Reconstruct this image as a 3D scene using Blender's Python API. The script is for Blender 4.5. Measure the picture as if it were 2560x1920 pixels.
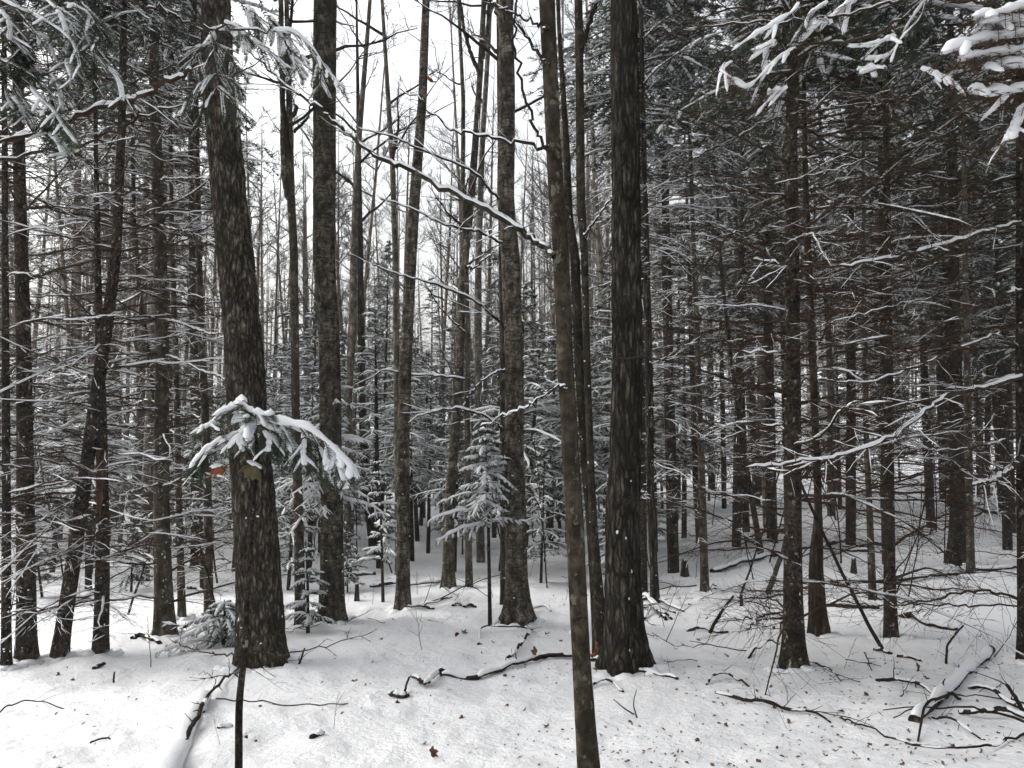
import bpy, math
import numpy as np

# ------------------------------------------------------------------ camera, sky, light, exposure
sc = bpy.context.scene
COL = sc.collection
for o in list(bpy.data.objects):
    bpy.data.objects.remove(o)
CAMZ = 1.55
FPX = 1778.0            # focal length in photo pixels (2560 wide)
PITCH = math.atan(81.0 / FPX)
cam_d = bpy.data.cameras.new('camera'); cam = bpy.data.objects.new('camera', cam_d); COL.objects.link(cam)
cam.location = (0, 0, CAMZ); cam.rotation_euler = (math.pi / 2 + PITCH, 0, 0)
cam_d.sensor_width = 36.0; cam_d.lens = 36.0 * FPX / 2560.0
cam_d.clip_start = 0.05; cam_d.clip_end = 3000
sc.camera = cam

SUN_EL, SUN_AZ = math.radians(42), math.radians(-72)     # bright part of the overcast: left
w = bpy.data.worlds.new('World'); sc.world = w; w.use_nodes = True
nt = w.node_tree; nt.nodes.clear()
sky = nt.nodes.new('ShaderNodeTexSky'); sky.sky_type = 'NISHITA'; sky.sun_disc = False
sky.sun_elevation = SUN_EL; sky.sun_rotation = SUN_AZ; sky.dust_density = 6.0; sky.air_density = 1.6; sky.ozone_density = 1.0
hs = nt.nodes.new('ShaderNodeHueSaturation'); hs.inputs['Saturation'].default_value = 0.26
bg = nt.nodes.new('ShaderNodeBackground'); bg.inputs['Strength'].default_value = 0.15
wo = nt.nodes.new('ShaderNodeOutputWorld')
nt.links.new(sky.outputs[0], hs.inputs['Color']); nt.links.new(hs.outputs[0], bg.inputs['Color']); nt.links.new(bg.outputs[0], wo.inputs['Surface'])
sd = bpy.data.lights.new('sun', 'SUN'); sun = bpy.data.objects.new('sun', sd); COL.objects.link(sun)
sd.energy = 0.5; sd.angle = math.radians(45); sd.color = (1.0, 0.97, 0.93)
# direction towards the sun: azimuth measured clockwise from +Y
sx, sy, sz = math.sin(SUN_AZ) * math.cos(SUN_EL), math.cos(SUN_AZ) * math.cos(SUN_EL), math.sin(SUN_EL)
from mathutils import Vector
sun.rotation_euler = Vector((sx, sy, sz)).to_track_quat('Z', 'Y').to_euler()
sc.view_settings.view_transform = 'Standard'; sc.view_settings.look = 'None'
sc.view_settings.gamma = 1.0; sc.view_settings.use_curve_mapping = False
sc.view_settings.exposure = 1.11
sc.render.engine = 'CYCLES'
sc.cycles.max_bounces = 5; sc.cycles.diffuse_bounces = 3
sc.cycles.use_adaptive_sampling = True; sc.cycles.adaptive_threshold = 0.04; sc.cycles.glossy_bounces = 2
sc.cycles.use_denoising = True
sc.cycles.caustics_reflective = False; sc.cycles.caustics_refractive = False

RNG = np.random.default_rng(7)
Z = np.array([0.0, 0.0, 1.0])

# ------------------------------------------------------------------ noise and terrain
_T = [np.random.default_rng(100 + i).random((256, 256)) for i in range(8)]
def vnoise(x, y, s=0):
    x = np.asarray(x, float); y = np.asarray(y, float)
    xi = np.floor(x).astype(int); yi = np.floor(y).astype(int)
    fx = x - xi; fy = y - yi
    fx = fx * fx * (3 - 2 * fx); fy = fy * fy * (3 - 2 * fy)
    T = _T[s % 8]; a = xi & 255; b = yi & 255; a1 = (xi + 1) & 255; b1 = (yi + 1) & 255
    return (T[a, b] * (1 - fx) + T[a1, b] * fx) * (1 - fy) + (T[a, b1] * (1 - fx) + T[a1, b1] * fx) * fy
_py = np.array([-400, 0, 3.1, 5.4, 7.4, 8.2, 9.5, 11.5, 15, 22, 30, 45, 60, 100, 200, 600])
_pz = np.array([0.05, 0.05, 0, -.36, -.58, -.66, -.75, -.9, -1.05, -1.2, -1.15, -.5, .6, 4.5, 14, 40])
_fy = np.linspace(-400, 600, 10001); _fz = np.interp(_fy, _py, _pz)
_k = np.hanning(13); _k /= _k.sum(); _fz = np.convolve(np.pad(_fz, 6, mode='edge'), _k, mode='valid')
def ground_z(x, y):
    x = np.asarray(x, float); y = np.asarray(y, float)
    z = np.interp(y, _fy, _fz)
    near = np.clip((y - 2) / 5, 0, 1)
    z = z + near * (0.055 * np.clip(x - 1.5, 0, 30) - 0.035 * np.clip(-x - 0.5, 0, 8))
    z = z + 0.09 * (vnoise(x * .55 + 40, y * .55 + 11, 0) - .5) + 0.045 * (vnoise(x * 1.7 + 4, y * 1.7 + 71, 1) - .5)
    z = z + 0.05 * (vnoise(x * 4.2 + 9, y * 5 + 3, 2) - .5) + 0.02 * (vnoise(x * 12 + 9, y * 13 + 3, 3) - .5)
    far = np.clip((y - 18) / 30, 0, 1)
    return z + far * 1.2 * (vnoise(x * .06 + 3, y * .06 + 8, 4) - .5)
CP, SP = math.cos(PITCH), math.sin(PITCH)
def ray(px, py):
    a = (px - 1280.0) / FPX; b = (960.0 - py) / FPX
    return np.array([a, CP - b * SP, SP + b * CP])
def at(px, py, Y):                      # the point seen at a photo pixel, at depth Y in front of the camera
    d = ray(px, py); return np.array([0, 0, CAMZ]) + d * (Y / d[1])
def onground(px, py):
    d = ray(px, py); t = 1.0
    while t < 60:
        p = np.array([0, 0, CAMZ]) + d * t
        if p[2] <= ground_z(p[0], p[1]):
            break
        t += 0.02
    p[2] = ground_z(p[0], p[1]); return p

# ------------------------------------------------------------------ mesh building
class Geo:
    def __init__(self): self.V = []; self.Q = []; self.T = []; self.n = 0
    def add(self, V, Q=None, T=None):
        V = np.asarray(V, float).reshape(-1, 3)
        if Q is not None and len(Q): self.Q.append(np.asarray(Q).reshape(-1, 4) + self.n)
        if T is not None and len(T): self.T.append(np.asarray(T).reshape(-1, 3) + self.n)
        self.V.append(V); self.n += len(V); return self
    def empty(self): return self.n == 0
    def mesh(self, name, mat, origin=None, smooth=True):
        V = np.concatenate(self.V) if self.V else np.zeros((0, 3))
        if origin is not None: V = V - np.asarray(origin)
        Q = np.concatenate(self.Q) if self.Q else np.zeros((0, 4), int)
        T = np.concatenate(self.T) if self.T else np.zeros((0, 3), int)
        me = bpy.data.meshes.new(name)
        me.vertices.add(len(V)); me.vertices.foreach_set('co', V.astype(np.float32).ravel())
        nl = Q.size + T.size; me.loops.add(nl)
        me.loops.foreach_set('vertex_index', np.concatenate([Q.ravel(), T.ravel()]).astype(np.int32))
        me.polygons.add(len(Q) + len(T))
        st = np.concatenate([np.arange(len(Q)) * 4, Q.size + np.arange(len(T)) * 3]).astype(np.int32)
        me.polygons.foreach_set('loop_start', st)
        if smooth: me.polygons.foreach_set('use_smooth', np.ones(len(Q) + len(T), bool))
        me.update(calc_edges=True); me.validate()
        if mat is not None: me.materials.append(mat)
        return me
def nrm(v): return v / np.maximum(np.linalg.norm(v, axis=-1, keepdims=True), 1e-9)
def tangents(P):
    T = np.empty_like(P); T[:, 1:-1] = P[:, 2:] - P[:, :-2]; T[:, 0] = P[:, 1] - P[:, 0]; T[:, -1] = P[:, -1] - P[:, -2]
    return nrm(T)
def ring_quads(N, n, k):
    i = np.arange(N)[:, None, None] * n * k; j = np.arange(n - 1)[None, :, None] * k; a = np.arange(k)[None, None, :]
    a2 = (a + 1) % k; b = i + j
    return np.stack([b + a, b + a2, b + k + a2, b + k + a], -1).reshape(-1, 4)
def frames(P):
    T = tangents(P)
    m = nrm(T.mean(1)); ref = np.where(np.abs(m[:, 2:3]) > .75, np.array([[1., .1, 0]]), np.array([[0, 0, 1.]]))
    S = nrm(np.cross(T, ref[:, None, :])); U = np.cross(S, T); return T, S, U
def tubes(g, P, R, k=4):
    P = np.asarray(P, float); R = np.asarray(R, float)
    N, n, _ = P.shape
    T, S, U = frames(P); th = np.arange(k) / k * 2 * np.pi
    V = P[:, :, None, :] + R[:, :, None, None] * (np.cos(th)[None, None, :, None] * S[:, :, None, :] + np.sin(th)[None, None, :, None] * U[:, :, None, :])
    g.add(V, ring_quads(N, n, k)); return g
def smooth_rand(rng, N, n, step=3):
    m = max(2, int(math.ceil(n / step)) + 2); c = rng.random((N, m)); x = np.linspace(0, m - 1.001, n); i = x.astype(int); f = x - i; f = f * f * (3 - 2 * f)
    return c[:, i] * (1 - f) + c[:, i + 1] * f
SNOW_RING6 = np.array([[-1, -.15], [-.8, .55], [0, 1.0], [.8, .55], [1, -.15], [0, -.35]])
SNOW_RING4 = np.array([[-1, 0], [0, 1.0], [1, 0], [0, -.3]])
def snowstrip(g, P, R, W, H, rng, cover=1.0, k=6, step=3, lumpy=.9):
    N, n, _ = P.shape
    T = tangents(P); S = nrm(np.cross(T, Z) + 1e-6); hor = np.sqrt(T[..., 0] ** 2 + T[..., 1] ** 2)
    sl = np.clip(hor * 1.5 - .35, 0, 1)
    lump = 1 - lumpy * .5 + lumpy * smooth_rand(rng, N, n, step)
    if cover < 1: 
        m = smooth_rand(rng, N, n, step + 1); lump = lump * np.clip((m - (1 - cover) * .85) * 6, 0, 1)
    endt = np.ones(n); endt[0] = .3; endt[-1] = .12
    f = lump * sl * endt[None]
    ring = SNOW_RING6 if k == 6 else SNOW_RING4
    C = P + Z * (R * .55)[..., None]
    wv = np.maximum(W * np.sqrt(f), 1e-5); hv = np.maximum(H * f, 1e-5)
    V = C[:, :, None, :] + S[:, :, None, :] * (ring[None, None, :, 0:1] * wv[..., None, None]) + Z * (ring[None, None, :, 1:2] * hv[..., None, None])
    g.add(V, ring_quads(N, n, k)); return g
def grow(B, D, L, n, sag, wig, rng):
    B = np.atleast_2d(B); D = nrm(np.atleast_2d(D)); N = len(B); L = np.broadcast_to(np.asarray(L, float), (N,)); sag = np.broadcast_to(np.asarray(sag, float), (N,))
    t = np.linspace(0, 1, n)
    P = B[:, None] + D[:, None] * (L[:, None] * t)[..., None]
    P[:, :, 2] += sag[:, None] * L[:, None] * t[None] ** 2
    nz = rng.normal(size=(N, n, 3)); nz[:, 0] = 0; nz = np.cumsum(np.cumsum(nz, 1) * .5 + nz, 1) * (wig * L / n)[:, None, None] * .5
    return P + nz
def along(P, idx, t):                   # points and tangents on polylines P[idx] at parameter t
    n = P.shape[1]; x = np.clip(t, 0, .9999) * (n - 1); i = x.astype(int); f = (x - i)[:, None]
    a = P[idx, i]; b = P[idx, i + 1]; return a * (1 - f) + b * f, nrm(b - a)
def side_dirs(T, ang, sgn, up):
    S = nrm(np.cross(T, Z) + 1e-6); return nrm(T * np.cos(ang)[:, None] + S * (np.sin(ang) * sgn)[:, None] + Z * up[:, None])
def needles(g, P, k, ln, wd, rng, rows=2, fwd=.55, tip=.5, drop=0.0):
    N, n, _ = P.shape; t = (np.arange(k) + .5) / k
    idx = np.repeat(np.arange(N), k); tt = np.tile(t, N) + rng.normal(size=N * k) * .25 / k
    B, T = along(P, idx, np.clip(tt, 0, 1)); S = nrm(np.cross(T, Z) + 1e-6); U = np.cross(S, T)
    taper = np.where(tt > .8, 1 - (tt - .8) * 5 * (1 - tip), 1.0)
    for r in range(rows):
        if r == 0: side, up = 1, .12
        elif r == 1: side, up = -1, .12
        elif r == 2: side, up = .35, .8
        else: side, up = -.35, .7
        M = N * k
        d = nrm(T * (fwd + rng.normal(size=M) * .12)[:, None] + S * side + U * (up + rng.normal(size=M) * .15)[:, None] - Z * drop)
        l = ln * taper * (.75 + .5 * rng.random(M)); b2 = B + T * (rng.normal(size=M) * ln * .1)[:, None]
        w2 = T * (wd * .5)
        V = np.stack([b2 - w2, b2 + w2, b2 + d * l[:, None] + w2 * .3], 1)
        g.add(V, T=np.arange(M * 3).reshape(-1, 3))
    return g
def catmull(pts, n):
    p = np.asarray(pts, float); p = np.vstack([2 * p[0] - p[1], p, 2 * p[-1] - p[-2]])
    s = np.linspace(0, len(pts) - 1.0001, n); i = s.astype(int); f = (s - i)[:, None]
    a, b, c, d = p[i], p[i + 1], p[i + 2], p[i + 3]
    return .5 * (2 * b + (c - a) * f + (2 * a - 5 * b + 4 * c - d) * f ** 2 + (3 * b - a - 3 * c + d) * f ** 3)

# ------------------------------------------------------------------ object helpers
def thing(name, label, cat, loc=(0, 0, 0), group=None):
    o = bpy.data.objects.new(name, None); COL.objects.link(o); o.location = loc; o.empty_display_size = .1
    o['label'] = label; o['category'] = cat
    if group: o['group'] = group
    return o
def tag(o, label, cat, group=None):
    o['label'] = label; o['category'] = cat
    if group: o['group'] = group
    return o
def child(name, me, parent, loc=None, rotz=0, scale=None, label=None):
    o = bpy.data.objects.new(name, me); COL.objects.link(o); o.parent = parent
    if loc is not None: o.location = loc
    if rotz: o.rotation_euler[2] = rotz
    if scale is not None: o.scale = (scale,) * 3 if np.isscalar(scale) else scale
    if label: o['label'] = label
    return o

# ------------------------------------------------------------------ materials
class NB:
    def __init__(self, name):
        self.m = bpy.data.materials.new(name); self.m.use_nodes = True; self.t = self.m.node_tree; self.t.nodes.clear()
        self.out = self.n('ShaderNodeOutputMaterial'); self.b = self.n('ShaderNodeBsdfPrincipled'); self.l(self.b.outputs[0], self.out.inputs['Surface'])
        self.tc = self.n('ShaderNodeTexCoord')
    def n(self, t): return self.t.nodes.new(t)
    def l(self, a, b): self.t.links.new(a, b)
    def map(self, scale, src='Object'):
        m = self.n('ShaderNodeMapping'); m.inputs['Scale'].default_value = scale; self.l(self.tc.outputs[src], m.inputs['Vector']); return m.outputs[0]
    def noise(self, vec, scale=1, detail=4, rough=.6, dist=0):
        m = self.n('ShaderNodeTexNoise'); m.inputs['Scale'].default_value = scale; m.inputs['Detail'].default_value = detail; m.inputs['Roughness'].default_value = rough; m.inputs['Distortion'].default_value = dist
        self.l(vec, m.inputs['Vector']); return m.outputs['Fac']
    def ramp(self, fac, stops):
        r = self.n('ShaderNodeValToRGB'); e = r.color_ramp.elements
        while len(e) < len(stops): e.new(.5)
        for i, (p, c) in enumerate(stops): e[i].position = p; e[i].color = (*c, 1) if len(c) == 3 else c
        self.l(fac, r.inputs['Fac']); return r.outputs['Color']
    def mix(self, fac, a, b, mode='MIX'):
        m = self.n('ShaderNodeMix'); m.data_type = 'RGBA'; m.blend_type = mode
        for s, v in ((m.inputs['Factor'], fac), (m.inputs['A'], a), (m.inputs['B'], b)):
            pass
        ins = [i for i in m.inputs if i.enabled] if False else m.inputs
        fi = m.inputs[0]; ai = m.inputs[6]; bi = m.inputs[7]
        for s, v in ((fi, fac), (ai, a), (bi, b)):
            if isinstance(v, (int, float)): s.default_value = v
            elif isinstance(v, tuple): s.default_value = (*v, 1)
            else: self.l(v, s)
        return m.outputs[2]
    def bump(self, h, strength, dist, prev=None):
        b = self.n('ShaderNodeBump'); b.inputs['Strength'].default_value = strength; b.inputs['Distance'].default_value = dist; self.l(h, b.inputs['Height'])
        if prev is not None: self.l(prev, b.inputs['Normal'])
        return b.outputs[0]
    def rnd(self):
        return self.n('ShaderNodeObjectInfo').outputs['Random']
    def fin(self, col, rough=.9, normal=None, spec=.2):
        if isinstance(col, tuple): self.b.inputs['Base Color'].default_value = (*col, 1)
        else: self.l(col, self.b.inputs['Base Color'])
        self.b.inputs['Roughness'].default_value = rough; self.b.inputs['Specular IOR Level'].default_value = spec
        if normal is not None: self.l(normal, self.b.inputs['Normal'])
        return self.m
W1, B1 = (1., 1., 1.), (0., 0., 0.)
def bark(name, dark, mid, light, vz=.16, band=0.0, lichen=0.0, lich_col=(.32, .33, .29), bump=.7, fine=34, red=0.0, fiss=0.0, fscale=(26, 26, 5)):
    n = NB(name)
    f1 = n.noise(n.map((fine, fine, fine * vz)), 1, 5, .65, .4)
    big = n.noise(n.map((7, 7, 5)), 1, 4, .62)
    c = n.ramp(f1, [(.36, dark), (.5, mid), (.66, light)])
    c = n.mix(n.ramp(big, [(.40, B1), (.56, W1)]), n.mix(.72, c, dark), c)
    h = f1
    if fiss:
        dv = n.n('ShaderNodeVectorMath'); dv.operation = 'ADD'; nz = n.n('ShaderNodeTexNoise'); nz.inputs['Scale'].default_value = 9; nz.inputs['Detail'].default_value = 3
        n.l(n.tc.outputs['Object'], nz.inputs['Vector']); sc_ = n.n('ShaderNodeVectorMath'); sc_.operation = 'SCALE'; sc_.inputs['Scale'].default_value = .05; n.l(nz.outputs['Color'], sc_.inputs[0]); n.l(n.tc.outputs['Object'], dv.inputs[0]); n.l(sc_.outputs[0], dv.inputs[1])
        mp = n.n('ShaderNodeMapping'); mp.inputs['Scale'].default_value = fscale; n.l(dv.outputs[0], mp.inputs['Vector'])
        vo = n.n('ShaderNodeTexVoronoi'); vo.feature = 'DISTANCE_TO_EDGE'; vo.inputs['Scale'].default_value = 1; n.l(mp.outputs[0], vo.inputs['Vector'])
        pl = n.ramp(vo.outputs['Distance'], [(.03, B1), (.22, W1)]); c = n.mix(fiss, c, n.mix(pl, tuple(x * .6 for x in dark), c)); h = n.mix(.5, pl, f1)
    if band:
        f2 = n.noise(n.map((9.0, 9.0, 46)), 1, 3, .65, .8); f3 = n.noise(n.map((5, 5, 9)), 1, 4, .65)
        c = n.mix(n.ramp(f2, [(.50, B1), (.62, (band,) * 3)]), c, dark)
        c = n.mix(n.ramp(f3, [(.58, B1), (.70, (band * .9,) * 3)]), c, tuple(x * .5 for x in dark))
    if lichen:
        f4 = n.noise(n.map((21, 21, 15)), 1, 4, .6)
        c = n.mix(n.ramp(f4, [(.64 - .06 * lichen, B1), (.665 - .06 * lichen, (.75,) * 3)]), c, lich_col)
    if red:
        f5 = n.noise(n.map((9, 9, 5)), 1, 4, .6)
        c = n.mix(n.ramp(f5, [(.5, B1), (.7, (red,) * 3)]), c, (.10, .045, .026))
    hv = n.n('ShaderNodeHueSaturation'); n.l(c, hv.inputs['Color'])
    r = n.n('ShaderNodeMapRange'); r.inputs[3].default_value = .75; r.inputs[4].default_value = 1.3; n.l(n.rnd(), r.inputs[0]); n.l(r.outputs[0], hv.inputs['Value'])
    return n.fin(hv.outputs[0], .95, n.bump(h, bump, .016), .06)
M = {}
M['furrow'] = bark('furrowed_bark', (.016, .013, .010), (.088, .075, .059), (.25, .218, .178), .3, bump=1.0, fine=40, fiss=.8, fscale=(30, 30, 8))
M['aspen'] = bark('aspen_bark', (.018, .015, .011), (.125, .109, .086), (.27, .24, .195), .5, band=.85, bump=.5, fine=22, fiss=.35, fscale=(22, 22, 34))
M['aspen_pale'] = bark('pale_aspen_bark', (.04, .034, .027), (.15, .133, .108), (.30, .27, .225), .5, band=.6, bump=.4, fine=20)
M['darkhard'] = bark('cherry_bark', (.014, .012, .009), (.056, .049, .040), (.165, .145, .12), .2, band=.25, bump=1.0, fine=32, fiss=.9, fscale=(27, 27, 4))
M['maple'] = bark('sapling_bark', (.016, .013, .009), (.042, .035, .025), (.080, .067, .049), .8, lichen=.55, lich_col=(.12, .118, .092), bump=.25, fine=26)
M['spruce'] = bark('spruce_bark', (.014, .011, .009), (.058, .047, .037), (.14, .116, .094), .9, lichen=.25, bump=.8, fine=44, red=.2, fiss=.5, fscale=(42, 42, 30))
M['greybark'] = bark('grey_bark', (.026, .021, .016), (.085, .072, .055), (.165, .142, .112), .5, band=.35, lichen=.3, bump=.4, fine=24)
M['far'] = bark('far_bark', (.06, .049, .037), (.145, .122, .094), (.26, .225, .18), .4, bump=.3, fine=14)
M['rotten'] = bark('rotten_wood', (.011, .008, .006), (.048, .034, .024), (.12, .086, .058), .1, bump=.9, fine=40)
M['redwood'] = bark('peeled_wood', (.03, .017, .011), (.095, .052, .032), (.16, .095, .060), .1, bump=.6, fine=30)
def twigmat(name, a, b):
    n = NB(name); f = n.noise(n.map((14, 14, 14)), 1, 2); return n.fin(n.ramp(f, [(.3, a), (.7, b)]), .95, None, .05)
M['twig'] = twigmat('twig_bark', (.013, .010, .008), (.040, .031, .024))
M['deadtwig'] = twigmat('dead_twig', (.028, .018, .012), (.075, .050, .035))
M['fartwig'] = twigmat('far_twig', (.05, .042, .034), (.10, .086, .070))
def needlemat(name, a, b, c):
    n = NB(name); f = n.noise(n.map((5, 5, 5)), 1, 3)
    col = n.ramp(f, [(.3, a), (.5, b), (.72, c)])
    hv = n.n('ShaderNodeHueSaturation'); n.l(col, hv.inputs['Color'])
    r = n.n('ShaderNodeMapRange'); r.inputs[3].default_value = .7; r.inputs[4].default_value = 1.3; n.l(n.rnd(), r.inputs[0]); n.l(r.outputs[0], hv.inputs['Value'])
    m = n.fin(hv.outputs[0], .6, None, .3)
    return m
M['needle'] = needlemat('fir_needles', (.013, .021, .013), (.027, .042, .024), (.050, .066, .037))
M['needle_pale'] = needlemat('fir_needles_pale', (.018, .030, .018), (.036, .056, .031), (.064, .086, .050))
M['deadneedle'] = needlemat('dead_needles', (.045, .022, .014), (.085, .040, .024), (.13, .070, .042))
def snowmat(name, ground=False):
    n = NB(name)
    if ground:
        v = n.map((1, 1, 1))
        f = n.noise(v, 9, 6, .62); g = n.noise(v, 55, 4, .6); b = n.noise(v, 1.1, 3)
        col = n.ramp(b, [(.3, (.80, .815, .84)), (.7, (.86, .87, .885))])
        d2 = n.noise(v, 22, 5, .7); nm = n.bump(g, .35, .012, n.bump(d2, .28, .03, n.bump(f, .6, .06)))
        m = n.fin(col, .75, nm, .25)
    else:
        f = n.noise(n.map((1, 1, 1)), 60, 3, .6)
        m = n.fin((.84, .855, .875), .75, n.bump(f, .4, .008), .25)
    n.b.inputs['Subsurface Weight'].default_value = 0.0
    return m
M['snow'] = snowmat('clinging_snow'); M['ground'] = snowmat('snow_ground', True)
def leafmat(name, a, b):
    n = NB(name); f = n.noise(n.map((30, 30, 30)), 1, 3); col = n.ramp(f, [(.3, a), (.7, b)])
    hv = n.n('ShaderNodeHueSaturation'); n.l(col, hv.inputs['Color'])
    r = n.n('ShaderNodeMapRange'); r.inputs[3].default_value = .55; r.inputs[4].default_value = 1.25; n.l(n.rnd(), r.inputs[0]); n.l(r.outputs[0], hv.inputs['Value'])
    return n.fin(hv.outputs[0], .7, None, .2)
M['leaf'] = leafmat('dry_leaf', (.075, .034, .018), (.18, .085, .042))
M['leaf_orange'] = leafmat('orange_leaf', (.17, .06, .026), (.30, .105, .045))
M['leaf_bright'] = leafmat('bright_orange_leaf', (.45, .13, .04), (.62, .22, .08))
M['leaf_tan'] = leafmat('tan_leaf', (.12, .095, .05), (.22, .18, .095))
M['litter'] = leafmat('litter', (.05, .032, .022), (.13, .08, .05))

# ------------------------------------------------------------------ the snow ground
def build_ground():
    rr = np.concatenate([np.linspace(.3, 2.4, 22), 2.4 * np.power(300 / 2.4, np.linspace(0, 1, 225))[1:]])
    af = np.linspace(-48, 48, 400); ab = np.linspace(48, 312, 80)[1:-1]
    an = np.radians(np.concatenate([af, ab]))
    A, Rr = np.meshgrid(an, rr); x = Rr * np.sin(A); y = Rr * np.cos(A); z = ground_z(x, y)
    n, k = A.shape
    g = Geo(); V = np.stack([x, y, z], -1).reshape(1, -1, 3)
    q = ring_quads(1, n, k)[:, ::-1]; g.add(V, q)
    c = np.array([[0, 0, float(ground_z(0, 0))]]); i0 = g.n; g.add(c)
    g.T.append(np.stack([np.full(k, i0), (np.arange(k) + 1) % k, np.arange(k)], 1)[:, ::-1])
    me = g.mesh('snow_ground', M['ground']); o = bpy.data.objects.new('snow_ground', me); COL.objects.link(o); o['kind'] = 'structure'
build_ground()

# ------------------------------------------------------------------ trunks
def trunk_from_px(path, Y, height, lean_y=0.0):
    """photo path (px, py, width px) base first -> centres and radii from the ground up to a full tree height"""
    C = np.array([at(p[0], p[1], Y) for p in path]); R = np.array([p[2] for p in path]) * .5 * Y / FPX
    o = np.argsort(C[:, 2]); C, R = C[o], R[o]
    zb = C[0, 2]
    if C[-1, 2] < zb + height:
        k = max(0, len(C) - 3); s = (C[-1, :2] - C[k, :2]) / max(C[-1, 2] - C[k, 2], .3); s = np.clip(s, -.06, .06)
        zt = zb + height; rem = zt - C[-1, 2]
        for f in (.35, .7, 1.0):
            C = np.vstack([C, [C[len(o) - 1, 0] + s[0] * rem * f * .8, C[len(o) - 1, 1] + s[1] * rem * f * .8, C[len(o) - 1, 2] + rem * f]])
            R = np.append(R, max(.008, R[len(o) - 1] * (1 - f * .93)))
    C[:, 1] += lean_y * (C[:, 2] - zb)
    return C, R
def trunk_at(C, R, z):
    z = np.asarray(z, float)
    return np.stack([np.interp(z, C[:, 2], C[:, 0]), np.interp(z, C[:, 2], C[:, 1]), z], -1), np.interp(z, C[:, 2], R)
def trunk_geo(C, R, sides=12, dz=.12, ridge=0.0, ridge_n=16, flare=.35, seed=0, dense_to=None, wob=.03):
    g = Geo(); rng = np.random.default_rng(seed + 5)
    z0 = C[0, 2] - .15; zt = C[-1, 2]
    if dense_to is None: zz = np.arange(z0, zt, dz)
    else: zz = np.concatenate([np.arange(z0, min(dense_to, zt), dz), np.arange(min(dense_to, zt), zt, .3)])
    zz = np.append(zz, zt)
    cx, R0 = trunk_at(C, R, np.clip(zz, C[0, 2], None)); cx[:, 2] = zz
    # smooth the polyline of centres
    if len(zz) > 12:
        for c in (0, 1):
            kk = max(3, int(.35 / dz) | 1); kk = min(kk, 31); h = np.hanning(kk + 2)[1:-1]; h /= h.sum(); cx[:, c] = np.convolve(np.pad(cx[:, c], kk // 2, mode='edge'), h, mode='valid')
    th = np.arange(sides) / sides * 2 * np.pi; TH, ZZ = np.meshgrid(th, zz)
    h = np.clip(zz - C[0, 2], 0, None); fl = 1 + flare * np.exp(-h / .16)[:, None] * (.75 + .5 * np.cos(TH * rng.integers(4, 6) + rng.random() * 6)) 
    rad = R0[:, None] * fl
    rad = rad * (1 + wob * (vnoise(np.cos(TH) * 1.3 + 20 + seed, ZZ * 2 + np.sin(TH) * 1.3 + seed * 3, seed) - .5) * 2)
    if ridge:
        u = TH / (2 * np.pi) * ridge_n + .9 * (vnoise(np.cos(TH) * 2 + 7, ZZ * 3 + np.sin(TH) * 2, seed + 1) - .5)
        def pn(u, v, per, s):
            ui = np.floor(u).astype(int); f = u - ui; f = f * f * (3 - 2 * f); T = _T[s % 8]; vi = np.floor(v).astype(int); fv = v - vi; fv = fv * fv * (3 - 2 * fv)
            a = (ui % per) & 255; b = ((ui + 1) % per) & 255; c = vi & 255; d = (vi + 1) & 255
            return (T[a, c] * (1 - f) + T[b, c] * f) * (1 - fv) + (T[a, d] * (1 - f) + T[b, d] * f) * fv
        r1 = 1 - np.abs(2 * pn(u, ZZ * 5, ridge_n, seed) - 1); r2 = 1 - np.abs(2 * pn(u * 2, ZZ * 11, ridge_n * 2, seed + 3) - 1)
        rad = rad + ridge * (r1 * .7 + r2 * .4 - .95)
    V = cx[:, None, :] + np.stack([np.cos(TH) * rad, np.sin(TH) * rad, np.zeros_like(TH)], -1)
    g.add(V[None], ring_quads(1, len(zz), sides)); 
    top = g.n; g.add(cx[-1:] + Z * .01); b0 = (len(zz) - 1) * sides; g.T.append(np.stack([b0 + np.arange(sides), b0 + (np.arange(sides) + 1) % sides, np.full(sides, top)], 1))
    return g
_ICO_V = None
def blob_template():
    global _ICO_V
    if _ICO_V is None:
        th = np.linspace(0, np.pi, 5)[1:-1]; ph = np.arange(7) / 7 * 2 * np.pi
        V = [[0, 0, 1]] + [[math.sin(t) * math.cos(p), math.sin(t) * math.sin(p), math.cos(t)] for t in th for p in ph] + [[0, 0, -1]]
        F = []; k = 7
        for i in range(k): F.append([0, 1 + i, 1 + (i + 1) % k])
        for r in range(2):
            for i in range(k):
                a = 1 + r * k + i; b = 1 + r * k + (i + 1) % k; F += [[a, a + k, b], [b, a + k, b + k]]
        e = 1 + 3 * k
        for i in range(k): F.append([e, 1 + 2 * k + (i + 1) % k, 1 + 2 * k + i])
        _ICO_V = (np.array(V, float), np.array(F))
    return _ICO_V
def blobs(g, C, S, rng, jit=.2):
    V, F = blob_template(); C = np.atleast_2d(C); S = np.atleast_2d(S)
    for c, s in zip(C, S): g.add(c + V * s * (1 + jit * (rng.random((len(V), 1)) - .5) * 2), T=F)
    return g
def trunk_flecks(C, R, n, rng, zlo, zhi, size=.012):
    g = Geo(); z = C[0, 2] + zlo + (zhi - zlo) * rng.random(n) ** 1.3; P, r = trunk_at(C, R, z)
    a = rng.random(n) * 2 * np.pi; P = P + np.stack([np.cos(a) * r, np.sin(a) * r, np.zeros(n)], -1)
    s = size * (.35 + .9 * rng.random((n, 3)) ** 1.6) * np.array([.75, .75, .8]); return blobs(g, P, s, rng, .35)
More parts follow.
